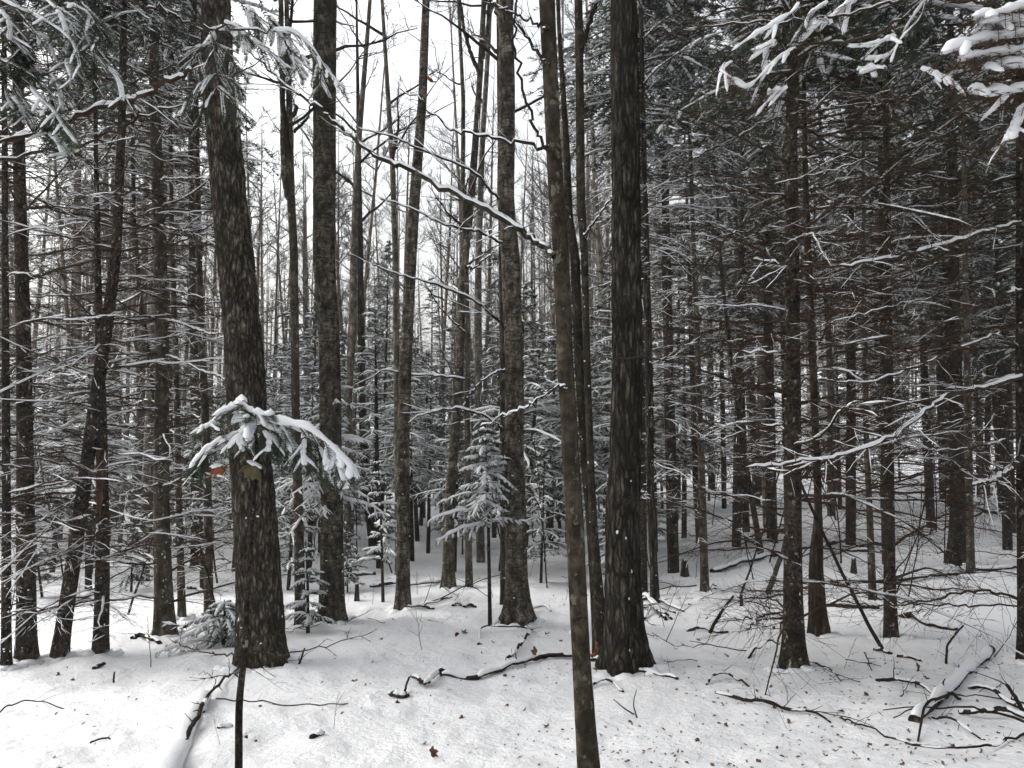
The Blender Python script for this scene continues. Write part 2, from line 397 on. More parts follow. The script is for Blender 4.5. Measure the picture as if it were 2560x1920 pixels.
def foot_snow(C, R, rng):
    g = Geo(); n = 9; a = np.arange(n) / n * 2 * np.pi + rng.random(n) * .5; r = R[0] * 1.55 + .02
    P = np.stack([C[0, 0] + np.cos(a) * r, C[0, 1] + np.sin(a) * r, np.zeros(n)], -1); P[:, 2] = ground_z(P[:, 0], P[:, 1]) - .005
    s = np.stack([.05 + .05 * rng.random(n), .05 + .05 * rng.random(n), .018 + .02 * rng.random(n)], -1); return blobs(g, P, s, rng, .2)

# ------------------------------------------------------------------ branch pools (unit length along +X, shared between trees)
def dead_branch_geo(L, rng, twigs=16, r0=.0075, cover=.75, sag=None, n=14, snow_w=.0065, snow_h=.0075, tl=.42, heavy=1.0):
    gb, gs = Geo(), Geo()
    sag = rng.uniform(-.42, .08) if sag is None else sag
    P = grow([[0, 0, 0]], [[1, rng.normal() * .08, rng.uniform(-.2, .38)]], L, n, sag, .16, rng); t = np.linspace(0, 1, n)
    R = (r0 * (1 - t * .82))[None]; tubes(gb, P, R, 5); snowstrip(gs, P, R, R * .9 + .0015, R * .5 + snow_h * heavy, rng, cover)
    m = twigs; tt = .08 + .9 * rng.random(m); B, T = along(P, np.zeros(m, int), tt)
    D = side_dirs(T, rng.uniform(.6, 1.15, m), rng.choice([-1, 1], m), rng.uniform(-.25, .18, m)); l = L * tl * (1.05 - tt * .75) * rng.uniform(.35, 1.1, m)
    P2 = grow(B, D, l, 5, rng.uniform(-.25, .1, m), .25, rng); R2 = np.outer(np.full(m, r0 * .18), np.linspace(1, .35, 5)); tubes(gb, P2, R2, 3)
    s = rng.random(m) < .5
    if s.any(): snowstrip(gs, P2[s], R2[s], R2[s] + snow_w * .22, np.full(R2[s].shape, snow_h * .6 * heavy), rng, cover, k=4)
    m2 = m * 2; idx = rng.integers(0, m, m2); tt = .2 + .75 * rng.random(m2); B, T = along(P2, idx, tt)
    D = side_dirs(T, rng.uniform(.5, 1.1, m2), rng.choice([-1, 1], m2), rng.uniform(-.3, .25, m2))
    P3 = grow(B, D, l[idx] * rng.uniform(.25, .55, m2), 3, 0, .2, rng); tubes(gb, P3, np.full((m2, 3), r0 * .10), 3)
    s = rng.random(m2) < .15
    if s.any(): snowstrip(gs, P3[s], np.full((s.sum(), 3), .001), np.full((s.sum(), 3), snow_w * .25), np.full((s.sum(), 3), snow_h * .4), rng, 1, k=4)
    return gb, gs
POOL = []
_r = np.random.default_rng(21)
for i in range(26):
    gb, gs = dead_branch_geo(1.0, _r, twigs=int(_r.integers(16, 34)), cover=_r.uniform(.35, .75))
    POOL.append((gb.mesh('dead_branch', M['deadtwig']), gs.mesh('branch_snow', M['snow'])))

def fir_bough(gt, gn, gs, B, D, L, rng, sag=-.2, r0=.010, tw=10, tl=.38, nk=9, nl=.03, nw=.008, sw=.022, sh=.02, cover=.9, n=7, rows=3, tw_snow=.8, drop=0.0):
    """batch of boughs: B, D (N,3), L (N,)"""
    N = len(B); P = grow(B, D, L, n, sag, .12, rng); t = np.linspace(0, 1, n); R = np.outer(np.broadcast_to(r0, (N,)), 1 - .8 * t)
    tubes(gt, P, R, 4)
    m = N * tw; idx = np.repeat(np.arange(N), tw); tt = np.tile(.12 + .86 * (np.arange(tw) + .5) / tw, N) + rng.normal(size=m) * .02
    b, T = along(P, idx, tt); sg = np.tile(np.where(np.arange(tw) % 2, 1, -1), N)
    d = side_dirs(T, rng.uniform(.7, 1.05, m), sg, rng.uniform(-.35, .08, m) - drop); l = np.asarray(L)[idx] * tl * (1.15 - tt * .85) * rng.uniform(.7, 1.15, m)
    P2 = grow(b, d, l, 4, rng.uniform(-.3, 0, m), .15, rng); R2 = np.full((m, 4), .0022); tubes(gt, P2, R2, 3)
    needles(gn, P2, nk, nl, nw, rng, rows); needles(gn, P, nk + 4, nl, nw, rng, 2)
    snowstrip(gs, P, R + .004, np.full(R.shape, sw), np.full(R.shape, sh), rng, cover)
    s = rng.random(m) < tw_snow
    snowstrip(gs, P2[s], np.full((s.sum(), 4), .006), np.full((s.sum(), 4), sw * .72), np.full((s.sum(), 4), sh * .75), rng, min(1, cover + .1), k=4)

# ------------------------------------------------------------------ shared tree forms for the background
def green_crown(rng, H, rad, whorl=.3, per=6, nl=.05, nw=.014, drop=.1, sw=.03, sh=.022, cover=.55, tw=10, r0=.012, z0=0.0):
    gt, gn, gs = Geo(), Geo(), Geo(); zs = np.arange(z0, H * .97, whorl); B, D, L = [], [], []
    for z in zs:
        f = (z - z0) / (H - z0); r = rad * (1 - f) ** .8 * (.55 + .45 * min(1, f * 6)) + .06
        for j in range(per):
            a = rng.random() * 2 * math.pi; B.append([0, 0, z + rng.normal() * whorl * .25]); D.append([math.cos(a), math.sin(a), rng.uniform(-.15, .25) + f * .5]); L.append(r * rng.uniform(.65, 1.15))
    fir_bough(gt, gn, gs, np.array(B), np.array(D), np.array(L), rng, sag=-.28, tw=tw, nl=nl, nw=nw, sw=sw, sh=sh, cover=cover, n=6, nk=8, drop=drop, r0=r0, tw_snow=.55)
    return gt, gn, gs
_r = np.random.default_rng(33)
CROWNS = []
for i in range(3):
    gt, gn, gs = green_crown(_r, [7.0, 6.0, 8.0][i], [1.7, 1.5, 1.9][i], whorl=.34, per=6, tw=11, nl=.07, nw=.02)
    CROWNS.append((gt.mesh('crown_branches', M['deadtwig']), gn.mesh('crown_needles', M['needle']), gs.mesh('crown_snow', M['snow']), [7.0, 6.0, 8.0][i]))
YOUNG = []
for i in range(5):
    H = [2.4, 3.2, 4.2, 1.5, 5.2][i]
    gt, gn, gs = green_crown(_r, H, H * [.30, .27, .24, .36, .22][i], whorl=.19 if H < 3 else .24, per=5, nl=.046, nw=.012, cover=.8, sw=.021, sh=.021, drop=.14, tw=12, z0=[.55, .9, 1.3, .3, 1.7][i])
    tr = trunk_geo(np.array([[0, 0, -.5], [.01, 0, H * .5], [0, 0, H]]), np.array([.012 * H + .006, .008 * H, .004]), 6, .3, flare=.1, seed=i)
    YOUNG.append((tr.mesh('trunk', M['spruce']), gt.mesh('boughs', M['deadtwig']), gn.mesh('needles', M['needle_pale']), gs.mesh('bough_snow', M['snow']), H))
def hardwood_crown(rng, H, z0, nlimb=26, lr=2.4, twig=9, snow=True, sub=7, r0=.035, k2=3):
    g, gs = Geo(), Geo(); z = z0 + (H - z0) * np.sort(rng.random(nlimb)) ** .85; a = rng.random(nlimb) * 2 * np.pi
    f = (z - z0) / (H - z0); el = rng.uniform(.35, 1.2, nlimb); L = lr * (1.05 - .65 * f) * rng.uniform(.5, 1.1, nlimb)
    P = grow(np.stack([0 * z, 0 * z, z], -1), np.stack([np.cos(a), np.sin(a), el], -1), L, 8, rng.uniform(-.12, .2, nlimb), .2, rng)
    R = np.outer(r0 * (1.1 - .7 * f) * rng.uniform(.5, 1, nlimb), np.linspace(1, .22, 8)); tubes(g, P, R, 4)
    m = nlimb * sub; idx = np.repeat(np.arange(nlimb), sub); tt = .15 + .83 * rng.random(m); B, T = along(P, idx, tt)
    D = nrm(T + rng.normal(size=(m, 3)) * .55 + Z * .25); l = L[idx] * .42 * (1.2 - tt * .6) * rng.uniform(.5, 1.2, m)
    P2 = grow(B, D, l, 5, rng.uniform(-.1, .2, m), .25, rng); R2 = np.outer(np.full(m, r0 * .2), np.linspace(1, .35, 5)); tubes(g, P2, R2, 3)
    m2 = m * twig; idx = np.repeat(np.arange(m), twig); tt = .15 + .85 * rng.random(m2); B, T = along(P2, idx, tt)
    D = nrm(T + rng.normal(size=(m2, 3)) * .6 + Z * .15); P3 = grow(B, D, l[idx] * rng.uniform(.25, .6, m2), 3, 0, .25, rng); tubes(g, P3, np.outer(np.full(m2, .0035), [1, .8, .5]), k2)
    if snow:
        snowstrip(gs, P, R, R * .8 + .004, R * .3 + .010, rng, .5, k=4); s = rng.random(m) < .5
        snowstrip(gs, P2[s], R2[s], np.full(R2[s].shape, .007), np.full(R2[s].shape, .008), rng, .6, k=4)
    return g, gs
HARD = []
for i in range(5):
    H = [15., 17., 13., 18., 12.][i]; z0 = [4.5, 6., 3., 6.5, 2.2][i]
    lx, ly = _r.normal(size=2) * .3
    C = np.array([[0, 0, -.5], [.05 * _r.normal(), .05 * _r.normal(), 3], [lx * .6, ly * .6, 8], [lx, ly, H]]); R = np.array([.5, .44, .28, .03]) * [.19, .22, .14, .24, .11][i]
    tr = trunk_geo(C, R, 9, .25, flare=.3, seed=i + 2, wob=.05)
    g, gs = hardwood_crown(_r, H * .98, z0, nlimb=[24, 26, 22, 26, 20][i], lr=[2.6, 2.8, 1.9, 3.0, 1.5][i], twig=9, sub=9)
    for gg in (g, gs):          # follow the bend of the stem
        V = np.concatenate(gg.V); zc = np.clip(V[:, 2], 0, H); V[:, 0] += np.interp(zc, C[:, 2], C[:, 0]); V[:, 1] += np.interp(zc, C[:, 2], C[:, 1]); gg.V = [V]
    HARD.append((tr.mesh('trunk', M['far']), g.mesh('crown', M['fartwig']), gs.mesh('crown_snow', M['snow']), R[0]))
SPR = []
for i in range(5):
    H = [13., 11., 14., 10., 12.][i]; zc = [5.5, 4.5, 6.5, 3.4, 5.0][i]; r = [.11, .085, .13, .075, .1][i]
    lx, ly = _r.normal(size=2) * .12
    C = np.array([[0, 0, -.5], [lx * .5, ly * .5, 4], [lx, ly, H]]); tr = trunk_geo(C, np.array([r, r * .8, .01]), 9, .25, flare=.25, seed=i, wob=.05)
    gb, gs, gs2 = Geo(), Geo(), Geo()
    for z in np.arange(1.0, zc + .6, .25):
        for j in range(int(_r.integers(3, 6))):
            a = _r.random() * 2 * np.pi; L = _r.uniform(.5, 1.25) * (1 if z > 1 else .7); b1, s1 = dead_branch_geo(L, _r, twigs=int(_r.integers(8, 14)), r0=.008, cover=.6, n=8, snow_w=.010, snow_h=.011)
            ca, sa = math.cos(a), math.sin(a); rot = np.array([[ca, -sa, 0], [sa, ca, 0], [0, 0, 1]]).T
            off = np.array([lx * min(1, z / 6), ly * min(1, z / 6), z])
            for src, dst in ((b1, gb), (s1, gs)) + (((s1, gs2),) if _r.random() < .36 else ()):
                n0 = dst.n; V = np.concatenate(src.V) @ rot + off; dst.V.append(V)
                dst.Q += [q + n0 for q in src.Q]; dst.n += len(V)
    SPR.append((tr.mesh('trunk', M['spruce']), gb.mesh('dead_branches', M['deadtwig']), gs.mesh('branch_snow', M['snow']), zc, H, (lx * .9, ly * .9), gs2.mesh('branch_snow', M['snow'])))

def add_crown(t, parent_loc, pos, height, rng, seed=0):
    ct, cn, cs, ch = CROWNS[seed % 3]; s = height / ch; rz = rng.random() * 6.28; loc = np.asarray(pos) - np.asarray(parent_loc)
    cr = child('crown', cn, t, loc, rz, (min(s, 1.25), min(s, 1.25), s)); child('branches', ct, cr); child('snow', cs, cr)

# ------------------------------------------------------------------ the trees one can pick out, from the photograph
ZTOP = {}
def hero(name, label, cat, path, barkm, Y=None, height=12, sides=24, dz=.05, ridge=0, ridge_n=18, flare=.4, seed=0, whorls=None, crown=None, hard=None, flecks=0, group=None, lean_y=0, foot=True, trunk_label=None, fleck_hi=3.0):
    rng = np.random.default_rng(1000 + seed)
    if Y is None: Y = onground(path[0][0], path[0][1])[1]
    if ridge < .005: path = [(p[0], p[1], p[2] * .93) for p in path]; dz = max(dz * 1.5, .045)
    C, R = trunk_from_px(path, Y, height, lean_y)
    gz = float(ground_z(C[0, 0], C[0, 1]))
    if C[0, 2] > gz: C = np.vstack([[C[0, 0], C[0, 1], gz], C]); R = np.append(R[0] * 1.02, R)
    base = np.array([C[0, 0], C[0, 1], gz])
    t = thing(name, label, cat, base, group)
    vis = CAMZ + (960 + 81) / FPX * Y * 1.15
    tr = child('trunk', trunk_geo(C, R, sides, dz, ridge, ridge_n, flare, seed, dense_to=vis).mesh('trunk', M[barkm], base), t, label=trunk_label)
    if flecks: fo = child('snow', trunk_flecks(C, R, flecks, rng, .05, fleck_hi, .009 + R[0] * .05).mesh('trunk_snow', M['snow'], base), tr); fo['kind'] = 'stuff'
    if foot and Y < 12: child('snow_collar', foot_snow(C, R, rng).mesh('snow_collar', M['snow'], base), t)['kind'] = 'stuff'
    if whorls:
        z0, z1, sp, per, Lm, amt = whorls
        z = C[0, 2] + z0
        while z < C[0, 2] + z1:
            for j in range(per):
                p, r = trunk_at(C, R, z + rng.normal() * sp * .2); a = rng.random() * 2 * math.pi
                L = Lm * rng.uniform(.45, 1.15); k = int(rng.integers(0, len(POOL)))
                b = child('branch', POOL[k][0], t, p - base, a, (L, L, L * rng.uniform(.8, 1.3)))
                if rng.random() < amt: child('snow', POOL[k][1], b)
            z += sp * rng.uniform(.75, 1.25)
    if crown:
        zc, hc = crown; p, r = trunk_at(C, R, C[0, 2] + zc); add_crown(t, base, p, hc, rng, seed)
    if hard:
        z0, nl, lr = hard; g, gs = hardwood_crown(rng, height * .98, z0, nlimb=int(nl * .7), lr=lr, twig=3, sub=5)
        for gg in (g, gs):
            V = np.concatenate(gg.V); zc = np.clip(V[:, 2], 0, height); p, _ = trunk_at(C, R, zc + C[0, 2]); V[:, :2] += p[:, :2]; V[:, 2] += C[0, 2]; gg.V = [V]
        cr = child('crown', g.mesh('crown', M['twig'], base), t); child('snow', gs.mesh('crown_snow', M['snow'], base), cr)
    t['_Y'] = float(Y); del t['_Y']
    return t, base, Y, C, R

HW, SP_ = 'hardwood tree', 'spruce tree'
T = {}
T['H1'] = hero('aspen_tree', 'thick furrowed trunk leaning left behind the snow-loaded fir sapling, left of centre', 'tree',
    [(652, 1655, 118), (648, 1450, 110), (636, 1280, 106), (626, 1150, 100), (616, 1000, 97), (608, 840, 95), (588, 640, 90), (564, 390, 84), (547, 240, 80), (540, 0, 73)], 'furrow', None, 16, 64, .02, .019, 22, .30, 1, hard=(7, 22, 2.8), flecks=30, fleck_hi=1.2)
T['H2'] = hero('aspen_tree', 'tall straight grey-banded trunk right of the thick left leaning trunk', 'tree',
    [(827, 1552, 62), (830, 1450, 58), (830, 1280, 54), (826, 1000, 54), (822, 840, 52), (810, 640, 55), (811, 350, 57), (813, 0, 58)], 'aspen', None, 17, 64, .02, .006, 20, .35, 2, hard=(7.5, 22, 2.6), flecks=40, fleck_hi=1.0)
T['H3'] = hero('aspen_tree', 'pale grey trunk with black scars at the centre, left of the lichen-spotted foreground stem', 'tree',
    [(1293, 1553, 64), (1291, 1450, 57), (1290, 1280, 51), (1286, 1150, 48), (1285, 900, 46), (1276, 640, 48), (1264, 500, 44), (1267, 250, 43), (1264, 0, 38)], 'aspen', None, 17, 64, .02, .007, 18, .55, 3, hard=(8.0, 20, 2.4), flecks=14)
T['H4'] = hero('cherry_tree', 'thickest dark furrowed trunk just right of the lichen-spotted foreground stem', 'tree',
    [(1566, 1668, 108), (1562, 1600, 100), (1558, 1450, 92), (1556, 1280, 86), (1564, 1150, 82), (1568, 900, 77), (1566, 640, 76), (1564, 350, 74), (1560, 0, 70)], 'darkhard', None, 17, 64, .02, .019, 20, .42, 4, hard=(7.5, 22, 3), flecks=16, fleck_hi=1.8)
T['N1'] = hero('maple_sapling', 'slender dark lichen-spotted stem in the foreground, running out of the bottom edge', 'tree',
    [(1474, 1955, 60), (1466, 1850, 56), (1453, 1640, 49), (1444, 1470, 48), (1436, 1280, 48), (1427, 1150, 46), (1420, 1000, 45), (1411, 905, 47), (1412, 850, 43), (1403, 640, 45), (1392, 500, 43), (1383, 350, 41), (1377, 200, 42), (1367, 0, 45)], 'maple', None, 9, 48, .02, .002, 12, .1, 5, hard=(4.2, 12, 1.6), flecks=5, foot=False)
T['N2'] = hero('maple_tree', 'dark slanting stem between the lichen-spotted foreground stem and the thickest trunk', 'tree',
    [(1503, 1638, 44), (1490, 1450, 36), (1477, 1280, 30), (1463, 1150, 26), (1447, 900, 25), (1438, 640, 26), (1422, 550, 24), (1416, 350, 17), (1399, 100, 12)], 'maple', None, 9, 28, .03, .002, 12, .25, 6, flecks=26, fleck_hi=4.5, hard=(6, 10, 1.4))
T['N3'] = hero('maple_tree', 'thin upright dark stem close behind the slanting one, forking near the top edge', 'tree',
    [(1500, 1615, 26), (1478, 1200, 20), (1467, 900, 19), (1461, 640, 20), (1452, 500, 24), (1450, 250, 23), (1446, 0, 22)], 'maple', 6.1, 10, 24, .03, 0, 12, .2, 7, hard=(5.5, 12, 1.8), flecks=30, fleck_hi=4.5)
T['L6'] = hero('spruce_tree', 'straight grey spruce with evenly spaced snowy dead branches, left of the thick leaning trunk', 'tree',
    [(412, 1590, 52), (408, 1450, 45), (404, 1280, 40), (403, 1100, 38), (405, 900, 36), (400, 640, 34), (392, 400, 30), (385, 200, 25), (387, 0, 22)], 'greybark', None, 13, 32, .03, .002, 16, .3, 8, whorls=(.35, 6, .27, 5, 1.45, .6), crown=(6.2, 7), flecks=30)
T['L2'] = hero('spruce_tree', 'thick dark trunk at the left edge with snow caught on its bark', 'tree',
    [(66, 1650, 48), (64, 1280, 42), (60, 900, 36), (50, 500, 30), (42, 0, 24)], 'spruce', None, 13, 28, .04, .003, 14, .3, 9, whorls=(.5, 6, .3, 4, 1.5, .45), crown=(6.0, 7), flecks=70, fleck_hi=2.5)
T['L1'] = hero('spruce_tree', 'thin dark trunk at the very left edge of the picture', 'tree',
    [(16, 1668, 24), (16, 1280, 21), (14, 900, 18), (12, 500, 15), (10, 0, 11)], 'spruce', None, 10, 18, .05, 0, 14, .25, 10, whorls=(.5, 5.5, .34, 4, 1.2, .45), crown=(5.6, 4), flecks=30, fleck_hi=2)
T['L3'] = hero('spruce_tree', 'dark trunk tilting to the right near the left edge', 'tree',
    [(148, 1642, 40), (200, 1290, 34), (232, 1050, 33), (262, 850, 31), (290, 640, 26), (305, 300, 20), (310, 0, 15)], 'spruce', None, 11, 24, .04, .002, 14, .25, 11, whorls=(.4, 5.5, .33, 4, 1.3, .45), crown=(6.0, 4.5), flecks=30)
T['L4'] = hero('spruce_tree', 'reddish-brown trunk with peeling bark, between the tilted trunk and the straight grey spruce', 'tree',
    [(253, 1632, 38), (256, 1450, 35), (257, 1280, 30), (252, 1000, 27), (245, 700, 17), (240, 400, 11), (238, 100, 8)], 'spruce', None, 9, 24, .04, .002, 14, .2, 12, whorls=(.5, 5, .3, 5, 1.2, .45), crown=(5, 3.6), flecks=24)
T['L5'] = hero('spruce_tree', 'thin bent dark stem touching the left side of the straight grey spruce', 'tree',
    [(397, 1500, 18), (395, 1250, 16), (385, 980, 15), (352, 760, 13), (335, 560, 10), (330, 200, 8)], 'spruce', 8.6, 9, 14, .06, 0, 14, .2, 13, whorls=(1, 5.5, .36, 4, .9, .45), crown=(5.6, 3))
T['L7'] = hero('fir_tree', 'thin grey trunk just right of the straight grey spruce', 'tree',
    [(455, 1544, 20), (448, 1280, 17), (440, 900, 15), (430, 640, 13), (424, 200, 9)], 'greybark', None, 10, 16, .06, 0, 14, .2, 14, whorls=(.6, 6, .36, 4, .9, .45), crown=(6.4, 3.5), flecks=14)
T['L10'] = hero('fir_tree', 'thin grey-brown trunk against the left side of the thick leaning trunk', 'tree',
    [(522, 1562, 24), (520, 1280, 22), (512, 1000, 20), (500, 800, 18), (495, 560, 16), (486, 0, 10)], 'greybark', None, 10, 16, .06, 0, 14, .2, 15, whorls=(.6, 6, .34, 4, 1.0, .45), crown=(6.6, 3.4), flecks=14)
T['L9'] = hero('spruce_tree', 'stout brown trunk farther back, left of the thick leaning trunk', 'tree',
    [(492, 1420, 30), (491, 1250, 28), (488, 900, 25), (480, 400, 20)], 'spruce', None, 14, 16, .08, 0, 14, .3, 16, whorls=(1, 6, .4, 4, 1.1, .45), crown=(6.4, 7))
T['L11'] = hero('maple_tree', 'slim smooth trunk forking high up, left of the tall grey-banded trunk', 'tree',
    [(752, 1568, 28), (746, 1280, 25), (739, 1000, 22), (735, 640, 21), (727, 486, 22), (722, 200, 15), (716, 0, 12)], 'greybark', None, 11, 20, .05, 0, 14, .25, 17, hard=(4.5, 18, 1.6), flecks=16)
T['C1'] = hero('aspen_tree', 'dark trunk tilting right towards the top, second from the centre pale trunk', 'tree',
    [(1007, 1520, 40), (1008, 1400, 36), (1008, 1280, 35), (1008, 1100, 35), (1014, 900, 34), (1028, 640, 30), (1036, 500, 30), (1056, 250, 25), (1065, 0, 21)], 'aspen', None, 16, 36, .035, .004, 16, .3, 18, hard=(6.5, 22, 2.2), flecks=26)
T['C2'] = hero('aspen_tree', 'thin pale trunk rising just left of the right-tilting dark trunk', 'tree',
    [(996, 1440, 18), (992, 1000, 16), (990, 800, 16), (988, 640, 15), (982, 430, 15), (972, 270, 13), (955, 0, 9)], 'aspen_pale', 11.0, 15, 16, .07, 0, 14, .3, 19, hard=(6, 18, 1.8))
T['C3'] = hero('aspen_tree', 'thin pale trunk tilting right into the bright sky gap, right of the tall grey-banded trunk', 'tree',
    [(868, 1420, 20), (872, 1000, 17), (884, 800, 17), (884, 640, 19), (897, 350, 16), (916, 120, 12), (925, 0, 10)], 'aspen_pale', 11.5, 15, 16, .07, 0, 14, .3, 20, hard=(6, 18, 1.8))
T['C4'] = hero('aspen_tree', 'dark mid-distance trunk with forked top, left of the centre pale trunk', 'tree',
    [(1121, 1472, 33), (1121, 1280, 30), (1133, 1145, 27), (1146, 950, 27), (1150, 795, 25), (1162, 640, 24), (1180, 466, 21), (1192, 310, 18), (1202, 155, 16)], 'aspen', None, 14, 24, .05, .003, 14, .45, 21, hard=(7.2, 20, 2.4), flecks=16)
T['C5'] = hero('maple_tree', 'slim brown trunk just right of the forked mid-distance trunk', 'tree',
    [(1173, 1470, 20), (1170, 1280, 17), (1168, 1000, 14), (1168, 800, 14), (1165, 640, 13), (1157, 466, 12), (1158, 250, 11), (1146, 0, 9)], 'greybark', None, 13, 16, .06, 0, 14, .25, 22, hard=(3.5, 20, 1.7))
T['C6'] = hero('aspen_tree', 'straight dark trunk left of the centre pale trunk, seen above the snowy fir', 'tree',
    [(1202, 1420, 22), (1198, 1100, 20), (1195, 870, 20), (1196, 640, 18), (1206, 350, 15), (1222, 100, 12)], 'aspen_pale', 12.5, 17, 16, .08, 0, 14, .3, 23, hard=(7, 18, 2))
T['C7'] = hero('maple_tree', 'thin grey stem pressed against the left side of the centre pale trunk', 'tree',
    [(1258, 1515, 16), (1257, 1280, 15), (1256, 900, 15), (1252, 640, 12), (1246, 200, 8)], 'greybark', 8.3, 11, 14, .06, 0, 14, .2, 24, hard=(5.5, 12, 1.3))
T['R0'] = hero('fir_tree', 'slim dark trunk close to the right side of the thickest trunk', 'tree',
    [(1638, 1513, 24), (1634, 1400, 21), (1627, 1280, 20), (1622, 900, 21), (1617, 700, 19), (1608, 300, 14)], 'darkhard', None, 12, 18, .05, 0, 14, .3, 25, whorls=(1.2, 5.5, .4, 4, 1.0, 1), crown=(5.6, 6), flecks=24)
T['R1'] = hero('spruce_tree', 'thin pale-grey trunk between the thickest trunk and the right-hand spruce', 'tree',
    [(1762, 1480, 23), (1757, 1280, 20), (1748, 1000, 16), (1742, 800, 14), (1735, 640, 12), (1725, 350, 9)], 'greybark', None, 9, 18, .05, 0, 14, .2, 26, whorls=(.7, 6, .33, 4, 1.1, .45), crown=(5.4, 4), flecks=14)
T['R2'] = hero('spruce_tree', 'right-hand dark spruce trunk with flared root and long bare branches', 'tree',
    [(1986, 1676, 62), (1984, 1600, 54), (1982, 1450, 48), (1982, 1280, 46), (1981, 1000, 44), (1980, 640, 38), (1977, 350, 33), (1988, 100, 30), (1994, 0, 28)], 'spruce', None, 13, 40, .022, .004, 20, .45, 27, whorls=(.4, 5, .2, 5, 1.35, .12), crown=(4.6, 8), flecks=10, fleck_hi=2)
T['R3'] = hero('spruce_tree', 'rot-hollowed snag with crumbling base, right of the flared spruce', 'tree',
    [(2048, 1590, 46), (2042, 1500, 40), (2040, 1400, 33), (2046, 1280, 19), (2036, 1000, 18), (2020, 640, 18), (2013, 400, 13), (2008, 100, 9)], 'rotten', None, 9, 24, .03, .008, 12, .3, 28, whorls=(1.6, 5.5, .28, 4, 1.1, .35), crown=(5.0, 4))
T['R4'] = hero('spruce_tree', 'straight slim spruce trunk standing right of the leaning pole', 'tree',
    [(2228, 1598, 36), (2224, 1450, 30), (2223, 1280, 27), (2221, 1000, 24), (2219, 640, 20), (2216, 350, 15), (2212, 0, 11)], 'spruce', None, 10, 24, .035, .002, 16, .3, 29, whorls=(.5, 5.4, .2, 5, 1.3, .12), crown=(4.6, 5.5), flecks=8)
T['R5'] = hero('maple_tree', 'pale lichen-grey thin trunk just left of the straight slim spruce', 'tree',
    [(2182, 1507, 20), (2174, 1280, 16), (2166, 1100, 14), (2160, 700, 11), (2158, 300, 8)], 'greybark', None, 10, 16, .05, 0, 14, .2, 30, hard=(5, 12, 1.4), flecks=10)
T['R6'] = hero('spruce_tree', 'stout dark trunk farther back at the right, beyond the long fallen trunk', 'tree',
    [(2390, 1408, 42), (2394, 1280, 36), (2390, 1000, 32), (2385, 700, 27), (2380, 300, 20)], 'spruce', None, 14, 22, .06, .003, 14, .35, 31, whorls=(.7, 6, .3, 5, 1.5, .12), crown=(5.6, 8))
T['R7'] = hero('maple_tree', 'pale grey trunk standing in front of the stout dark trunk at the right', 'tree',
    [(2427, 1440, 21), (2424, 1280, 19), (2418, 900, 16), (2410, 400, 12)], 'greybark', None, 11, 16, .06, 0, 14, .2, 32, hard=(5, 12, 1.4))
T['R8'] = hero('spruce_tree', 'dark red-brown trunk cut by the right edge, with long branches sweeping left', 'tree',
    [(2566, 1600, 40), (2562, 1300, 38), (2558, 900, 36), (2558, 400, 33), (2562, 0, 28)], 'spruce', 5.2, 13, 30, .03, .003, 16, .3, 33, whorls=(.6, 4.8, .3, 4, 1.3, .12), crown=(4.4, 8.5))
T['R9'] = hero('fir_tree', 'thin dark trunk leaning left in the background, left of the flared spruce', 'tree',
    [(1905, 1398, 17), (1885, 1280, 15), (1860, 1130, 13), (1835, 950, 11), (1805, 700, 9)], 'darkhard', None, 8, 14, .08, 0, 14, .2, 34, whorls=(1, 5, .4, 4, .9, 1), crown=(5.2, 2.6))
T['R11'] = hero('spruce_tree', 'dark trunk right behind the thickest trunk, partly hidden by it', 'tree',
    [(1607, 1495, 26), (1605, 1280, 24), (1602, 900, 22), (1598, 500, 18)], 'spruce', None, 13, 18, .06, 0, 14, .3, 35, whorls=(1.4, 6, .4, 4, 1.1, 1), crown=(6, 7))
T['C8'] = hero('fir_tree', 'dark trunk leaning left behind the right-tilting dark trunk, seen low down', 'tree',
    [(936, 1385, 26), (925, 1290, 24), (912, 1180, 22), (905, 1000, 20), (900, 600, 16)], 'darkhard', None, 13, 16, .08, 0, 14, .3, 36, hard=(6, 14, 1.8))
